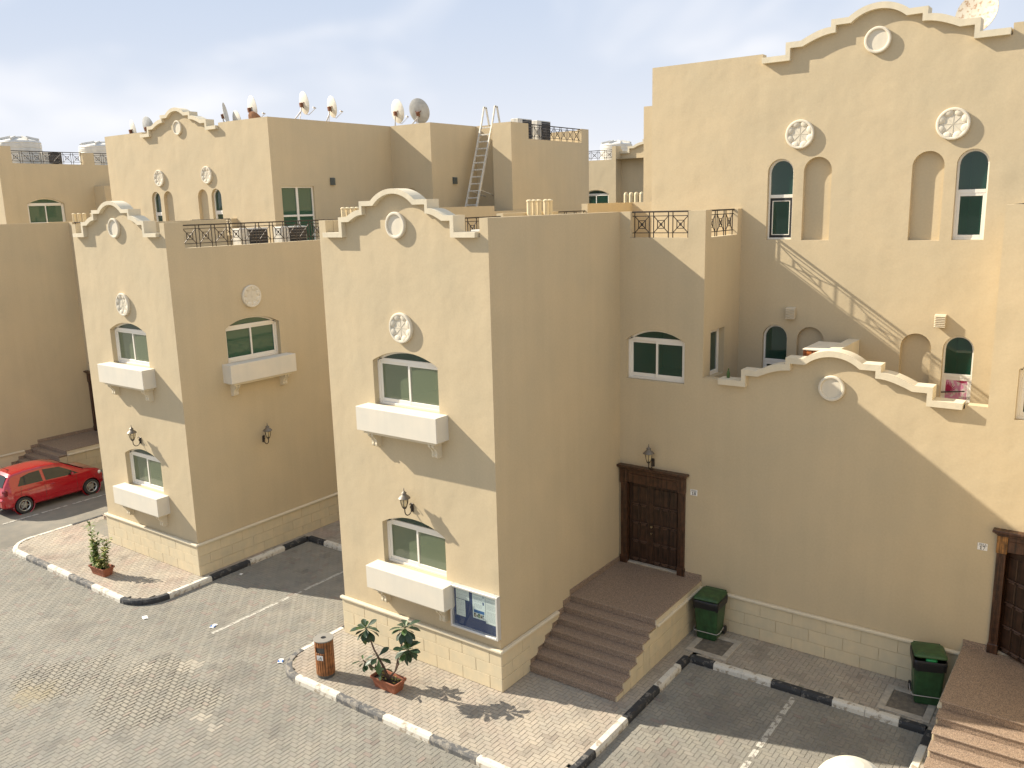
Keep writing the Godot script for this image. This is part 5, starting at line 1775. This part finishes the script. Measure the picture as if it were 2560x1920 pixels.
func red_car(p: Vector3) -> void:
	# nose towards -z; local z runs from the tail (0) to the nose (3.6)
	var t = thing("parked_car", "red five-door hatchback parked nose-in by the villa steps", "car", Transform3D(Basis(Vector3(-1, 0, 0), UP, Vector3(0, 0, -1)), p))
	var body = MB.new()
	var rings = []
	for i in 181:
		var z = 3.6 * i / 180.0
		var h = car_ring(z)
		var dense = []
		for k in h.size() - 1:
			var sub: int = [3, 8, 7, 3, 1, 1, 1, 1, 1, 1, 1, 1][k]
			for e in sub: dense.append(h[k].lerp(h[k + 1], float(e) / sub))
		dense.append(h[-1])
		h = dense
		var full = []
		for k in h.size(): full.append(h[k])
		for k in range(h.size() - 2, -1, -1): full.append(Vector3(-h[k].x, h[k].y, h[k].z))
		rings.append(full)
	body.loft(rings, false, [[0.62, 0.295, 0.335], [3.02, 0.295, 0.335]])
	var last: int = rings[0].size() - 1
	body.cap(rings[0], Vector3(0, 0, -1))
	body.cap(rings[180], Vector3(0, 0, 1))
	for i in 180: body.quad(rings[i][0] * Vector3(0.6, 1, 1), rings[i][last] * Vector3(0.6, 1, 1), rings[i + 1][last] * Vector3(0.6, 1, 1), rings[i + 1][0] * Vector3(0.6, 1, 1), -UP)
	obj("body", body, M.car_red, t)
	for s in [-1.0, 1.0]:
		for w in [["rear_side_window", [[0.50, 0.12], [1.36, 0.12], [1.33, 0.90], [0.98, 0.88], [0.68, 0.72]]], ["front_side_window", [[1.46, 0.12], [2.42, 0.12], [2.62, 0.25], [2.34, 0.62], [2.02, 0.88], [1.43, 0.90]]]]:
			var m = MB.new()
			car_patch(m, w[1], s, 0.006)
			var o = obj("side_window", m, M.car_glass, t)
			var bar_m = MB.new()
			if w[0] == "rear_side_window":
				car_patch(bar_m, [[0.74, 0.11], [0.775, 0.11], [0.80, 0.78], [0.765, 0.77]], s, 0.009)
				obj("window_bar", bar_m, M.rubber, o)
		# panel gaps and handles
		for z in [0.62, 1.40, 2.52]:
			var g = MB.new()
			for k in 4:
				var a = car_ring(z - (0.10 * (4 - k) / 4.0 if z < 1 else 0.0))
				var y0: float = [0.30, 0.46, 0.62, 0.8][k]
				var pa: Vector3 = [a[1], a[2], a[3], a[4]][k]
				var pb: Vector3 = [a[2], a[3], a[4], a[5]][k]
				g.bar(Vector3((pa.x + 0.001) * s, pa.y, pa.z), Vector3((pb.x + 0.001) * s, pb.y, pb.z), 0.008, 0.006, Vector3(s, 0, 0))
			obj("door_gap", g, M.rubber, t)
		for z in [0.86, 1.66]:
			var hnd = MB.new()
			hnd.cbox(at(Vector3(0.797 * s, 0.80, z)), Vector3(0.035, 0.03, 0.17), 0.012)
			obj("door_handle", hnd, M.car_red, t)
		var mir = MB.new()
		mir.cbox(at(Vector3(0.86 * s, 0.985, 2.36), 0.15 * s), Vector3(0.17, 0.12, 0.09), 0.035)
		obj("wing_mirror", mir, M.car_red, t)
		for z in [0.62, 3.02]:
			var wl = part("wheel", t, at(Vector3(0.70 * s, 0.285, z)))
			var well = MB.new()
			well.lathe([Vector2(0.0, -0.25), Vector2(0.34, -0.25), Vector2(0.34, 0.09), Vector2(0.352, 0.103), Vector2(0.345, 0.106), Vector2(0.33, 0.092)], 36, Transform3D(Basis(Vector3.BACK, -PI / 2 * s), Vector3(0.0, 0.01, 0)))
			obj("wheel_arch", well, M.car_red, wl)
			var ty = MB.new()
			ty.lathe([Vector2(0.19, -0.085), Vector2(0.27, -0.085), Vector2(0.285, -0.07), Vector2(0.285, 0.095), Vector2(0.272, 0.117), Vector2(0.20, 0.122), Vector2(0.19, 0.11)], 36, Transform3D(Basis(Vector3.BACK, -PI / 2 * s), Vector3.ZERO))
			obj("tyre", ty, M.tyre, wl)
			var rim = MB.new()
			var X = Transform3D(Basis(Vector3.BACK, -PI / 2 * s), Vector3.ZERO)
			rim.lathe([Vector2(0.165, 0.10), Vector2(0.19, 0.124), Vector2(0.202, 0.12)], 36, X)
			for k in 5:
				var a = TAU * k / 5 + 0.3
				rim.bar(X * Vector3(cos(a) * 0.03, 0.118, sin(a) * 0.03), X * Vector3(cos(a) * 0.178, 0.112, sin(a) * 0.178), 0.055, 0.02, X.basis.y)
			rim.lathe([Vector2(0.05, 0.11), Vector2(0.045, 0.128), Vector2(0.0, 0.13)], 16, X)
			obj("rim", rim, M.alloy, wl)
			var hb = MB.new()
			hb.lathe([Vector2(0.0, 0.05), Vector2(0.115, 0.05), Vector2(0.115, 0.04)], 24, X)
			obj("brake_disc", hb, M.galv, wl)
		# tail lamp wraps the rear corner
		var tl = MB.new()
		tl.cbox(Transform3D(Basis(UP, -0.35 * s), Vector3(0.66 * s, 0.83, 0.10)), Vector3(0.20, 0.22, 0.13), 0.04)
		obj("tail_lamp", tl, M.tail_light, t)
		var hl = MB.new()
		hl.cbox(Transform3D(Basis(UP, 0.5 * s), Vector3(0.60 * s, 0.74, 3.38)), Vector3(0.20, 0.12, 0.26), 0.04)
		obj("headlamp", hl, M.white, t)
		var rf = MB.new()
		rf.cbox(at(Vector3(0.60 * s, 0.42, 0.02)), Vector3(0.05, 0.12, 0.04), 0.01)
		obj("reflector", rf, M.tail_light, t)
	var rw = MB.new()
	rw.quad(Vector3(-0.55, 1.02, 0.075), Vector3(0.55, 1.02, 0.075), Vector3(0.47, 1.36, 0.288), Vector3(-0.47, 1.36, 0.288), Vector3(0, 0.5, -1))
	obj("rear_window", rw, M.car_glass, t)
	var ws = MB.new()
	ws.quad(Vector3(-0.60, 0.995, 2.93), Vector3(0.60, 0.995, 2.93), Vector3(0.50, 1.40, 2.20), Vector3(-0.50, 1.40, 2.20), Vector3(0, 1, 1))
	obj("windscreen", ws, M.car_glass, t)
	var bp = MB.new()
	bp.cbox(at(Vector3(0, 0.47, 0.02)), Vector3(1.42, 0.34, 0.16), 0.05)
	obj("rear_bumper", bp, M.car_red, t)
	var bl = MB.new()
	bl.cbox(at(Vector3(0, 0.40, -0.04)), Vector3(0.98, 0.19, 0.06), 0.02)
	bl.cbox(at(Vector3(0, 0.27, 0.0)), Vector3(1.3, 0.08, 0.12), 0.02)
	obj("bumper_insert", bl, M.rubber, t)
	var np = MB.new()
	np.cbox(at(Vector3(0, 0.42, -0.072)), Vector3(0.52, 0.12, 0.01), 0.002)
	obj("number_plate", np, M.white, t)
	var an = MB.new()
	an.tube([Vector3(0, 1.47, 0.55), Vector3(0, 1.63, 0.36)], [0.008, 0.004], 6)
	an.cbox(at(Vector3(0, 1.475, 0.56)), Vector3(0.04, 0.02, 0.07), 0.008)
	obj("aerial", an, M.rubber, t)

# ------------------------------------------------------------------ roof things
func dish(label: String, p: Vector3, nrm: Vector3, r: float, foot: Vector3, material: Material, lnb := true) -> void:
	# p centre of the dish, nrm where it looks, foot where its post stands
	nrm = nrm.normalized()
	var t = thing("satellite_dish", label, "satellite dish", at(foot), "satellite dishes on the roofs")
	var ux = UP.cross(nrm).normalized()
	var B = Basis(ux, nrm, ux.cross(nrm))
	var X = Transform3D(B, p - foot)
	var m = MB.new()
	var pr = []
	for i in 8:
		var f = i / 7.0
		pr.append(Vector2(r * f, 0.17 * r * f * f - 0.17 * r))
	var inner = []
	for q in pr: inner.append(q + Vector2(0, 0.012))
	var stretch = X * Transform3D(Basis.from_scale(Vector3(0.93, 1, 1.0)), Vector3.ZERO)
	m.lathe(pr, 36, stretch)
	inner.reverse()
	m.lathe(inner, 36, stretch)
	m.lathe([Vector2(r, 0.0), Vector2(r + 0.008, 0.004), Vector2(r + 0.006, 0.014), Vector2(r, 0.012)], 36, stretch)
	obj("reflector", m, material, t)
	var hub = X * Vector3(0, -0.17 * r - 0.06, 0.15 * r)
	var br = MB.new()
	br.cbox(Transform3D(B, hub), Vector3(0.12, 0.10, 0.16), 0.01)
	for s in [-0.14, 0.14]: br.bar(hub, X * Vector3(s, -0.15 * r, -0.05 * r), 0.02, 0.02)
	br.bar(hub, X * Vector3(0, -0.14 * r, 0.45 * r), 0.025, 0.02)
	obj("bracket", br, M.rust, t)
	var po = MB.new()
	var knee = Vector3(hub.x * 0.9, hub.y * 0.55, hub.z * 0.9)
	po.tube([Vector3(0, -0.85, 0), Vector3.ZERO, knee, hub], 0.024, 8)
	obj("post", po, M.galv, t)
	for s in [-0.16, 0.16]:
		var st = MB.new()
		st.tube([knee, Vector3(s, -0.85, s * 0.6)], 0.012, 6)
		obj("strut", st, M.galv, t)
	if lnb:
		var ar = MB.new()
		var tip = X * Vector3(0, r * 0.95, r * 0.62)
		ar.tube([X * Vector3(0, -0.03, r * 0.96), X * Vector3(0, 0.10, r * 1.08), tip], 0.012, 6)
		obj("feed_arm", ar, M.galv, t)
		var fb = MB.new()
		fb.tube([tip + B * Vector3(0, 0.05, -0.02), tip + B * Vector3(0, -0.06, -0.06)], [0.022, 0.035], 8)
		obj("feed_horn", fb, M.galv, t)

func ac_unit(label: String, p: Vector3, N: Vector3, h := 0.72) -> void:
	var t = thing("air_conditioner", label, "air conditioner", Transform3D(Basis(UP.cross(N), UP, N), p), "outdoor air-conditioner units")
	var m = MB.new()
	m.cbox(Transform3D(Basis(), Vector3(0, h / 2 + 0.05, 0)), Vector3(1.0, h, 0.38), 0.015)
	obj("casing", m, M.offwhite, t)
	var gr = MB.new()
	gr.lathe([Vector2(0.0, 0.0), Vector2(0.31, 0.0), Vector2(0.32, 0.012), Vector2(0.30, 0.018), Vector2(0.29, 0.006)], 28, Transform3D(Basis(Vector3.RIGHT, PI / 2), Vector3(0.14, h / 2 + 0.05, 0.191)))
	gr.cbox(Transform3D(Basis(), Vector3(0.14, h / 2 + 0.05, 0.191)), Vector3(0.66, h - 0.08, 0.008), 0.0)
	obj("fan_grille", gr, M.dark_metal, t)
	for i in 7:
		var b = MB.new()
		b.bar(Vector3(-0.17, 0.14 + i * (h - 0.2) / 6.0, 0.205), Vector3(0.45, 0.14 + i * (h - 0.2) / 6.0, 0.205), 0.008, 0.006)
		obj("grille_bar", b, M.galv, t)
	for s in [-0.4, 0.4]:
		var f = MB.new()
		f.cbox(at(Vector3(s, 0.025, 0)), Vector3(0.08, 0.05, 0.42), 0.0)
		obj("foot", f, M.concrete, t)

func water_tank(label: String, p: Vector3, r: float, h: float) -> void:
	var t = thing("water_tank", label, "water tank", at(p), "white rooftop water tanks")
	var m = MB.new()
	var pr = [Vector2(0, 0), Vector2(r, 0)]
	for i in 5:
		var y = h * 0.78 * i / 5.0
		pr.append_array([Vector2(r, y + 0.02), Vector2(r, y + h * 0.12), Vector2(r - 0.02, y + h * 0.135)])
	pr.append_array([Vector2(r, h * 0.80), Vector2(r - 0.06, h * 0.86), Vector2(r * 0.35, h * 0.97)])
	m.lathe(pr, 36)
	obj("shell", m, M.tank, t)
	var l = MB.new()
	l.lathe([Vector2(r * 0.36, h * 0.96), Vector2(r * 0.36, h), Vector2(r * 0.32, h * 1.02), Vector2(0, h * 1.03)], 24)
	obj("lid", l, M.tank, t)
	for k in 8:
		var a = TAU * k / 8
		var b = MB.new()
		b.bar(Vector3(cos(a) * r * 0.36, h * 0.99, sin(a) * r * 0.36), Vector3(cos(a) * (r - 0.05), h * 0.89, sin(a) * (r - 0.05)), 0.16, 0.05)
		obj("roof_rib", b, M.tank, t)

func ladder() -> void:
	var t = thing("roof_ladder", "tall cream metal ladder with looped handrails against the villa's upper wall", "ladder", at(Vector3(-12.22, ROOF2, -14.3)))
	var top = Vector3(0, PAR3 - ROOF2 + 0.0, -1.62)
	for s in [-0.28, 0.28]:
		var m = MB.new()
		var off = Vector3(s, 0, 0)
		m.bar(off, off + top, 0.055, 0.08, Vector3.RIGHT)
		obj("stile", m, M.offwhite, t)
		var h = MB.new()
		h.bar(off + top, off + top + Vector3(0, 0.72, -0.22), 0.05, 0.07, Vector3.RIGHT)
		h.bar(off + top + Vector3(0, 0.72, -0.20), off + top + Vector3(0, 0.70, -0.38), 0.05, 0.06, Vector3.RIGHT)
		h.bar(off + top + Vector3(0, 0.71, -0.36), off + top + Vector3(0, -0.75, -0.72), 0.05, 0.07, Vector3.RIGHT)
		obj("handrail", h, M.offwhite, t)
	for i in 16:
		var f = (i + 0.6) / 16.0
		var r = MB.new()
		r.bar(top * f + Vector3(-0.26, 0, 0), top * f + Vector3(0.26, 0, 0), 0.05, 0.035)
		obj("rung", r, M.offwhite, t)
	for s in [-0.28, 0.28]:
		var b = MB.new()
		b.bar(top * 0.42 + Vector3(s, 0, 0), Vector3(s, top.y * 0.36, -1.78), 0.03, 0.03)
		obj("brace", b, M.offwhite, t)

# ------------------------------------------------------------------ houses further off
func plain_block(parent: Node, called: String, a: Vector3, b: Vector3) -> void:
	var m = MB.new()
	m.box(a, b)
	obj(called, m, M.stucco, parent)

func far_left_house() -> void:
	var v = thing("neighbour_house", "villa beyond the left tower with green arched window and roof railing", "house", Transform3D.IDENTITY, "houses further off")
	var X = -35.0
	var k = op(-9.95, -8.10, 9.6, 10.64, 0.28, 0.2)
	var m = MB.new()
	wall_face(m, Vector3(X, 0, 0), Vector3.BACK, Vector3.RIGHT, -24.0, -7.66, 0.0, [Vector2(-24, 12.6), Vector2(-7.66, 12.6)], [k])
	m.quad(Vector3(X, 12.6, -24), Vector3(X - 12, 12.6, -24), Vector3(X - 12, 12.6, -7.66), Vector3(X, 12.6, -7.66), UP)
	m.quad(Vector3(X, 0, -7.66), Vector3(X - 12, 0, -7.66), Vector3(X - 12, 12.6, -7.66), Vector3(X, 12.6, -7.66), Vector3.BACK)
	m.quad(Vector3(X - 12, 0, -24), Vector3(X - 12, 0, -7.66), Vector3(X - 12, 12.6, -7.66), Vector3(X - 12, 12.6, -24), Vector3.LEFT)
	obj("wall", m, M.stucco, v)
	window(v, Vector3(X, 0, 0), Vector3.BACK, Vector3.RIGHT, k, "slider", M.blind_green)
	plain_block(v, "pier", Vector3(X - 1.6, 0.0, -7.0), Vector3(X + 0.02, 13.4, -7.67))
	for q in [[-11.2, -11.8], [-20.0, -24.0]]: plain_block(v, "parapet", Vector3(X, 12.6, q[0]), Vector3(X - 0.25, 13.2, q[1]))
	railing(v, Vector3(X - 0.12, 12.61, -7.66), Vector3(X - 0.12, 12.61, -11.2), 0.6)
	railing(v, Vector3(X - 0.12, 12.61, -11.8), Vector3(X - 0.12, 12.61, -20.0), 0.6)
	plain_block(v, "stair_housing", Vector3(X + 0.0, 0, -11.6), Vector3(X + 1.0, 11.5, -15.0))
	water_tank("large white ribbed water tank behind the lattice rail of the far left villa", Vector3(-38.2, 12.6, -9.6), 1.05, 1.5)
	water_tank("white ribbed water tank half hidden by the big gabled villa", Vector3(-38.5, 12.6, -14.3), 1.25, 1.45)
	ac_unit("dark-fronted air conditioner behind the rail of the far left villa", Vector3(-36.3, 12.6, -10.2), Vector3.RIGHT, 0.62)

func back_row_house() -> void:
	var v = thing("neighbour_house", "villa behind the ladder roof with lattice rail and gabled parapet", "house", Transform3D.IDENTITY, "houses further off")
	var Z = -32.8
	var k = op(-18.05, -16.23, 9.4, 10.47, 0.26, 0.2)
	var m = MB.new()
	wall_face(m, Vector3(0, 0, Z), Vector3.RIGHT, Vector3.BACK, -21.0, -15.74, 0.0, [Vector2(-21, 12.45), Vector2(-16.0, 12.45), Vector2(-16.0, 13.2), Vector2(-15.74, 13.2)], [k])
	m.quad(Vector3(-15.74, 0, Z), Vector3(-15.74, 13.2, Z), Vector3(-15.74, 13.2, Z - 0.62), Vector3(-15.74, 0, Z - 0.62), Vector3.RIGHT)
	m.box(Vector3(-16.0, 12.4, Z - 0.002), Vector3(-15.742, 13.199, Z - 0.62))
	m.quad(Vector3(-21, 12.45, Z), Vector3(-10, 12.45, Z), Vector3(-10, 12.45, Z - 8), Vector3(-21, 12.45, Z - 8), UP)
	m.quad(Vector3(-21, 0, Z), Vector3(-21, 12.45, Z), Vector3(-21, 12.45, Z - 8), Vector3(-21, 0, Z - 8), Vector3.LEFT)
	var o = Vector3(-13.3, 0, Z - 0.62)
	gable_face(m, o, 2.6, 0.0, true, 12.78, 13.05, 0.24, 12.45)
	obj("wall", m, M.stucco, v)
	window(v, Vector3(0, 0, Z), Vector3.RIGHT, Vector3.BACK, k, "slider", null)
	crown(v, o + UP * 12.78, true)
	railing(v, Vector3(-21.0, 12.46, Z - 0.11), Vector3(-16.0, 12.46, Z - 0.11), 0.56)
	for i in 4:
		var p = MB.new()
		p.lathe([Vector2(0.13, 0.0), Vector2(0.13, 10.4), Vector2(0.10, 10.5), Vector2(0, 10.54)], 12, at(Vector3(-14.95 + i * 0.34, 0, Z + 0.2)))
		obj("vent_pipe", p, M.tan_pipe, v)
	water_tank("white water tank behind the rail of the villa in the back row", Vector3(-17.5, 12.45, Z - 3.2), 1.0, 1.25)

func opposite_house() -> void:
	# the house the picture is taken from: only the ball on its corner pier shows
	var v = thing("opposite_house", "house below the viewpoint with a pale round ball finial on its corner", "house", at(Vector3(9.42, 0, 10.42)), "houses further off")
	var w = MB.new()
	w.box(Vector3(-0.17, -0.13, -0.17), Vector3(7.0, 7.72, 9.0))
	obj("wall", w, M.stucco, v)
	var pier = MB.new()
	pier.cbox(at(Vector3(0, 7.86, 0)), Vector3(0.30, 0.28, 0.30), 0.02)
	obj("pier", pier, M.trim, v)
	var b = MB.new()
	var pr = [Vector2(0.09, 7.99), Vector2(0.07, 8.02)]
	for i in 13:
		var a = lerpf(-1.1, PI / 2, i / 12.0)
		pr.append(Vector2(0.128 * cos(a), 8.142 + 0.128 * sin(a)))
	b.lathe(pr, 36)
	obj("ball_finial", b, M.trim, v)

func litter(label: String, p: Vector3, turn: float, w: float, l: float, m: Material, second: Material = null) -> void:
	var t = thing("litter", label, "litter", at(p, turn), "scraps of litter on the road")
	var a = MB.new()
	a.loft([[Vector3(-w / 2, 0.004, -l / 2), Vector3(0, 0.012, -l / 2), Vector3(w / 2, 0.004, -l / 2)], [Vector3(-w / 2, 0.006, 0), Vector3(0, 0.03, 0), Vector3(w / 2, 0.01, 0)], [Vector3(-w / 2, 0.012, l / 2), Vector3(0, 0.018, l / 2), Vector3(w / 2, 0.004, l / 2)]], false)
	obj("wrapper", a, m, t)
	if second:
		var b = MB.new()
		b.quad(Vector3(-w / 2, 0.02, -l * 0.1), Vector3(w / 2, 0.02, -l * 0.1), Vector3(w / 2, 0.016, l * 0.35), Vector3(-w / 2, 0.022, l * 0.35), UP)
		obj("printed_band", b, second, t)

func terrace_things() -> void:
	# a partition wall and a wooden cabinet on the terrace of the near villa
	var t = thing("partition_wall", "low plaster partition wall dividing the terrace behind the curved parapet", "wall", at(Vector3(4.82, 5.0, -6.3)))
	var m = MB.new()
	m.box(Vector3(-0.12, 0, 0.95), Vector3(0.12, 1.82, -0.88))
	obj("wall", m, M.trim, t)
	var c = thing("cabinet", "orange wooden cabinet with pale top beside the terrace partition", "cabinet", at(Vector3(4.46, 5.0, -6.15)))
	var b = MB.new()
	b.cbox(at(Vector3(0, 0.88, 0)), Vector3(0.56, 1.76, 1.1), 0.004)
	obj("carcass", b, M.cabinet, c)
	for s in [-0.14, 0.14]:
		var d = MB.new()
		d.cbox(at(Vector3(s, 0.88, 0.558)), Vector3(0.27, 1.70, 0.014), 0.004)
		obj("door", d, M.cabinet, c)
	var tp = MB.new()
	tp.cbox(at(Vector3(0, 1.775, 0.0)), Vector3(0.58, 0.03, 1.16), 0.006)
	obj("top", tp, M.ornament, c)
	var pl = thing("bottle", "small dark green bottle standing on the terrace parapet", "bottle", at(Vector3(2.66, 6.07, -5.2)))
	var g = MB.new()
	g.lathe([Vector2(0, 0), Vector2(0.035, 0), Vector2(0.038, 0.10), Vector2(0.02, 0.15), Vector2(0.013, 0.17), Vector2(0.013, 0.21), Vector2(0, 0.21)], 14)
	obj("glass", g, M.leaf_light, pl)

# ------------------------------------------------------------------ sky
func sky_image() -> Image:
	var w = 1024
	var h = 512
	var n = FastNoiseLite.new()
	n.seed = 3; n.frequency = 1.0; n.fractal_octaves = 5; n.fractal_gain = 0.55
	var n2 = FastNoiseLite.new()
	n2.seed = 8; n2.frequency = 0.45; n2.fractal_octaves = 3
	var o = Image.create(w, h, false, Image.FORMAT_RGBF)
	for y in h:
		var el = (0.5 - (y + 0.5) / h) * PI
		var up = maxf(sin(el), 0.0)
		var f = pow(1.0 - up, 5.5)
		var base = Color(0.43, 0.54, 0.72).lerp(Color(0.90, 0.89, 0.90), f)
		for x in w:
			var az = TAU * x / w
			var c = base
			if el > -0.02:
				# thin high cloud: torn, slanting wisps that seam at the back of the sky
				var px = cos(az)
				var pz = sin(az)
				var wx = n2.get_noise_3d(px * 3.0, pz * 3.0, el * 5.0)
				var k = n.get_noise_3d(px * 2.6 + el * 2.2 + wx * 0.5, pz * 2.6 - el * 1.8, el * 7.5 + wx * 0.9) + 0.6 * n2.get_noise_3d(px * 2.0, pz * 2.0, el * 3.0 + 9.0)
				var cl = smoothstep(-0.20, 0.62, k)
				c = c.lerp(Color(0.93, 0.925, 0.945), 0.85 * cl)
			else:
				c = Color(0.42, 0.37, 0.30)
			o.set_pixel(x, y, c)
	return o

func _ready() -> void:
	rng.seed = 20
	# camera
	cam = Camera3D.new()
	cam.name = "camera"
	add_child(cam)
	cam.position = Vector3(10.0, 10.0, 12.95)
	cam.rotation_degrees = Vector3(-11.756, 36.400, -1.513)
	cam.fov = 48.04
	cam.far = 900.0
	cam.current = true
	# sky, exposure
	var env = Environment.new()
	env.background_mode = Environment.BG_SKY
	var sk = Sky.new()
	var pm = PanoramaSkyMaterial.new()
	pm.panorama = tex(sky_image())
	sk.sky_material = pm
	env.sky = sk
	env.background_energy_multiplier = 0.62
	env.tonemap_mode = Environment.TONE_MAPPER_LINEAR
	env.tonemap_exposure = 1.85
	env.sdfgi_enabled = true
	env.ssao_enabled = true
	env.ssil_enabled = true
	var we = WorldEnvironment.new()
	we.name = "world_environment"
	we.environment = env
	add_child(we)
	# sun from the left and in front, 34 degrees high
	var sun = DirectionalLight3D.new()
	sun.name = "sun"
	add_child(sun)
	sun.look_at_from_position(Vector3.ZERO, Vector3(1.0, -0.71, -0.295))
	sun.light_energy = 1.55
	sun.light_color = Color(1.0, 0.955, 0.88)
	sun.light_angular_distance = 0.5
	sun.shadow_enabled = true

	make_materials()
	build_ground()
	villa(-20.33, "beige villa with dishes on its roof and the red car before it", false, false)
	villa(4.97, "beige villa with numbered doors, notice board and terrace behind a curved parapet", true, true)
	far_left_house()
	back_row_house()
	opposite_house()

	# lamps
	lantern("black wall lantern over the lower window above the notice board", Vector3(-2.36, 3.62, -0.05), Vector3.BACK)
	lantern("black wall lantern over the lower window behind the potted shrub", Vector3(-12.95, 3.62, -0.05), Vector3.BACK)
	lantern("black wall lantern on the shaded tower side below a window box", Vector3(-10.64, 3.40, -2.55), Vector3.RIGHT)
	lantern("black wall lantern above the closed double door", Vector3(0.86, 3.83, -5.1), Vector3.BACK)
	lantern("black wall lantern above the door behind the red car", Vector3(-24.45, 3.83, -5.1), Vector3.BACK)
	number_sign("18", "white number plate reading VILLA 18 beside the closed door", Vector3(1.93, 3.255, -5.1))
	number_sign("17", "white number plate reading VILLA 17 beside the open door", Vector3(7.97, 3.245, -5.1))
	notice_board()
	terrace_things()

	# street things
	manhole("square manhole in a concrete frame under the bin by the steps", 2.40, 3.36, -4.72, -3.72)
	manhole("square manhole in a concrete frame under the bin with green bag", 6.53, 7.50, -4.70, -3.70)
	wheelie_bin("green wheelie bin with closed lid in the corner by the steps", Vector3(2.60, 0.022, -4.62), 0.06, 0.02, false)
	wheelie_bin("green wheelie bin with lid ajar over a bright green bag", Vector3(7.26, 0.022, -4.56), 0.30, 0.10, true)
	litter_bin(Vector3(-3.66, 0.0, 1.58))
	trough("terracotta trough holding the frangipani", Vector3(-2.13, 0.0, 1.20), 0.0)
	frangipani(Vector3(-2.14, 0.24, 1.18))
	trough("terracotta trough holding the leafy shrub", Vector3(-13.16, 0.0, 1.44), 0.06)
	shrub(Vector3(-13.16, 0.22, 1.44))
	red_car(Vector3(-21.62, -0.13, 0.63))
	litter("blue and white wrapper at the rounded kerb corner", Vector3(-5.16, -0.128, 1.62), 0.7, 0.12, 0.2, M.white, M.paper_blue)
	litter("purple and white wrapper near the bay line", Vector3(-7.95, -0.128, 1.45), 0.4, 0.12, 0.22, M.white, M.paper_blue)
	litter("crumpled white paper below the dark kerb corner", Vector3(-9.85, -0.128, 2.15), 1.2, 0.13, 0.2, M.white)
	litter("white paper cup scrap in the shaded bay", Vector3(-10.0, -0.128, -0.9), 0.2, 0.1, 0.1, M.white)

	# roof things
	ladder()
	ac_unit("white air conditioner behind the lattice rail, nearer the gabled tower", Vector3(-11.6, ROOF2, -3.45), Vector3.RIGHT)
	ac_unit("white air conditioner behind the lattice rail, below the roof door", Vector3(-11.6, ROOF2, -4.95), Vector3.RIGHT)
	ac_unit("air conditioner behind the high lattice rail, nearer the ladder", Vector3(-11.5, 12.55, -17.35), Vector3.RIGHT, 0.85)
	ac_unit("air conditioner behind the high lattice rail, further from the ladder", Vector3(-11.5, 12.55, -18.75), Vector3.RIGHT, 0.85)
	ac_unit("small air conditioner on the near tower roof behind its curved parapet", Vector3(-3.0, ROOF2, -4.0), Vector3.BACK, 0.62)
	var away = Vector3(0.28, 0.14, -0.95)
	dish("cream satellite dish left of the curved crown, the smaller one", Vector3(-25.25, 13.52, -8.3), away, 0.40, Vector3(-25.3, 13.2, -8.2), M.dish, false)
	dish("pale grey satellite dish just left of the curved crown", Vector3(-24.1, 13.55, -8.3), Vector3(0.0, 0.2, -0.97), 0.42, Vector3(-24.1, 13.2, -8.2), M.dish_grey, false)
	dish("grey satellite dish seen edge-on, right of the curved crown", Vector3(-18.85, 13.65, -8.3), Vector3(0.72, 0.16, -0.66), 0.42, Vector3(-18.8, 13.2, -8.3), M.dish_grey, false)
	dish("low cream satellite dish half behind the roof edge", Vector3(-18.2, 13.33, -8.3), Vector3(0.24, 0.15, -0.95), 0.40, Vector3(-18.2, 13.1, -8.2), M.dish, false)
	dish("tall cream satellite dish beside the rust-brown one", Vector3(-17.24, 13.74, -8.3), Vector3(0.28, 0.12, -0.95), 0.43, Vector3(-17.3, 13.2, -8.2), M.dish)
	dish("low rust-brown satellite dish at the roof corner", Vector3(-16.93, 13.22, -8.2), Vector3(0.0, 0.5, -0.86), 0.40, Vector3(-16.9, 13.0, -8.1), M.dish_rust, false)
	dish("cream satellite dish on a bent post, nearest the roof corner", Vector3(-15.5, 13.84, -9.27), away, 0.40, Vector3(-15.5, 13.25, -8.8), M.dish)
	dish("cream satellite dish on a bent post, midway along the side parapet", Vector3(-15.5, 13.80, -10.62), away, 0.39, Vector3(-15.5, 13.25, -10.3), M.dish)
	dish("cream satellite dish on a tripod at the inner roof corner", Vector3(-15.02, 13.80, -13.7), Vector3(0.22, 0.14, -0.96), 0.46, Vector3(-15.1, 13.25, -13.6), M.dish)
	dish("large grey satellite dish beside the cream one at the inner corner", Vector3(-13.85, 13.72, -13.7), Vector3(-0.15, 0.32, -0.93), 0.49, Vector3(-14.15, 13.25, -13.6), M.dish_grey)
	dish("large stained cream satellite dish above the near villa's roof", Vector3(6.60, 13.68, -8.4), Vector3(-0.25, 0.30, 0.92), 0.46, Vector3(6.6, 13.1, -8.2), M.dish_stained, false)
	print("built")
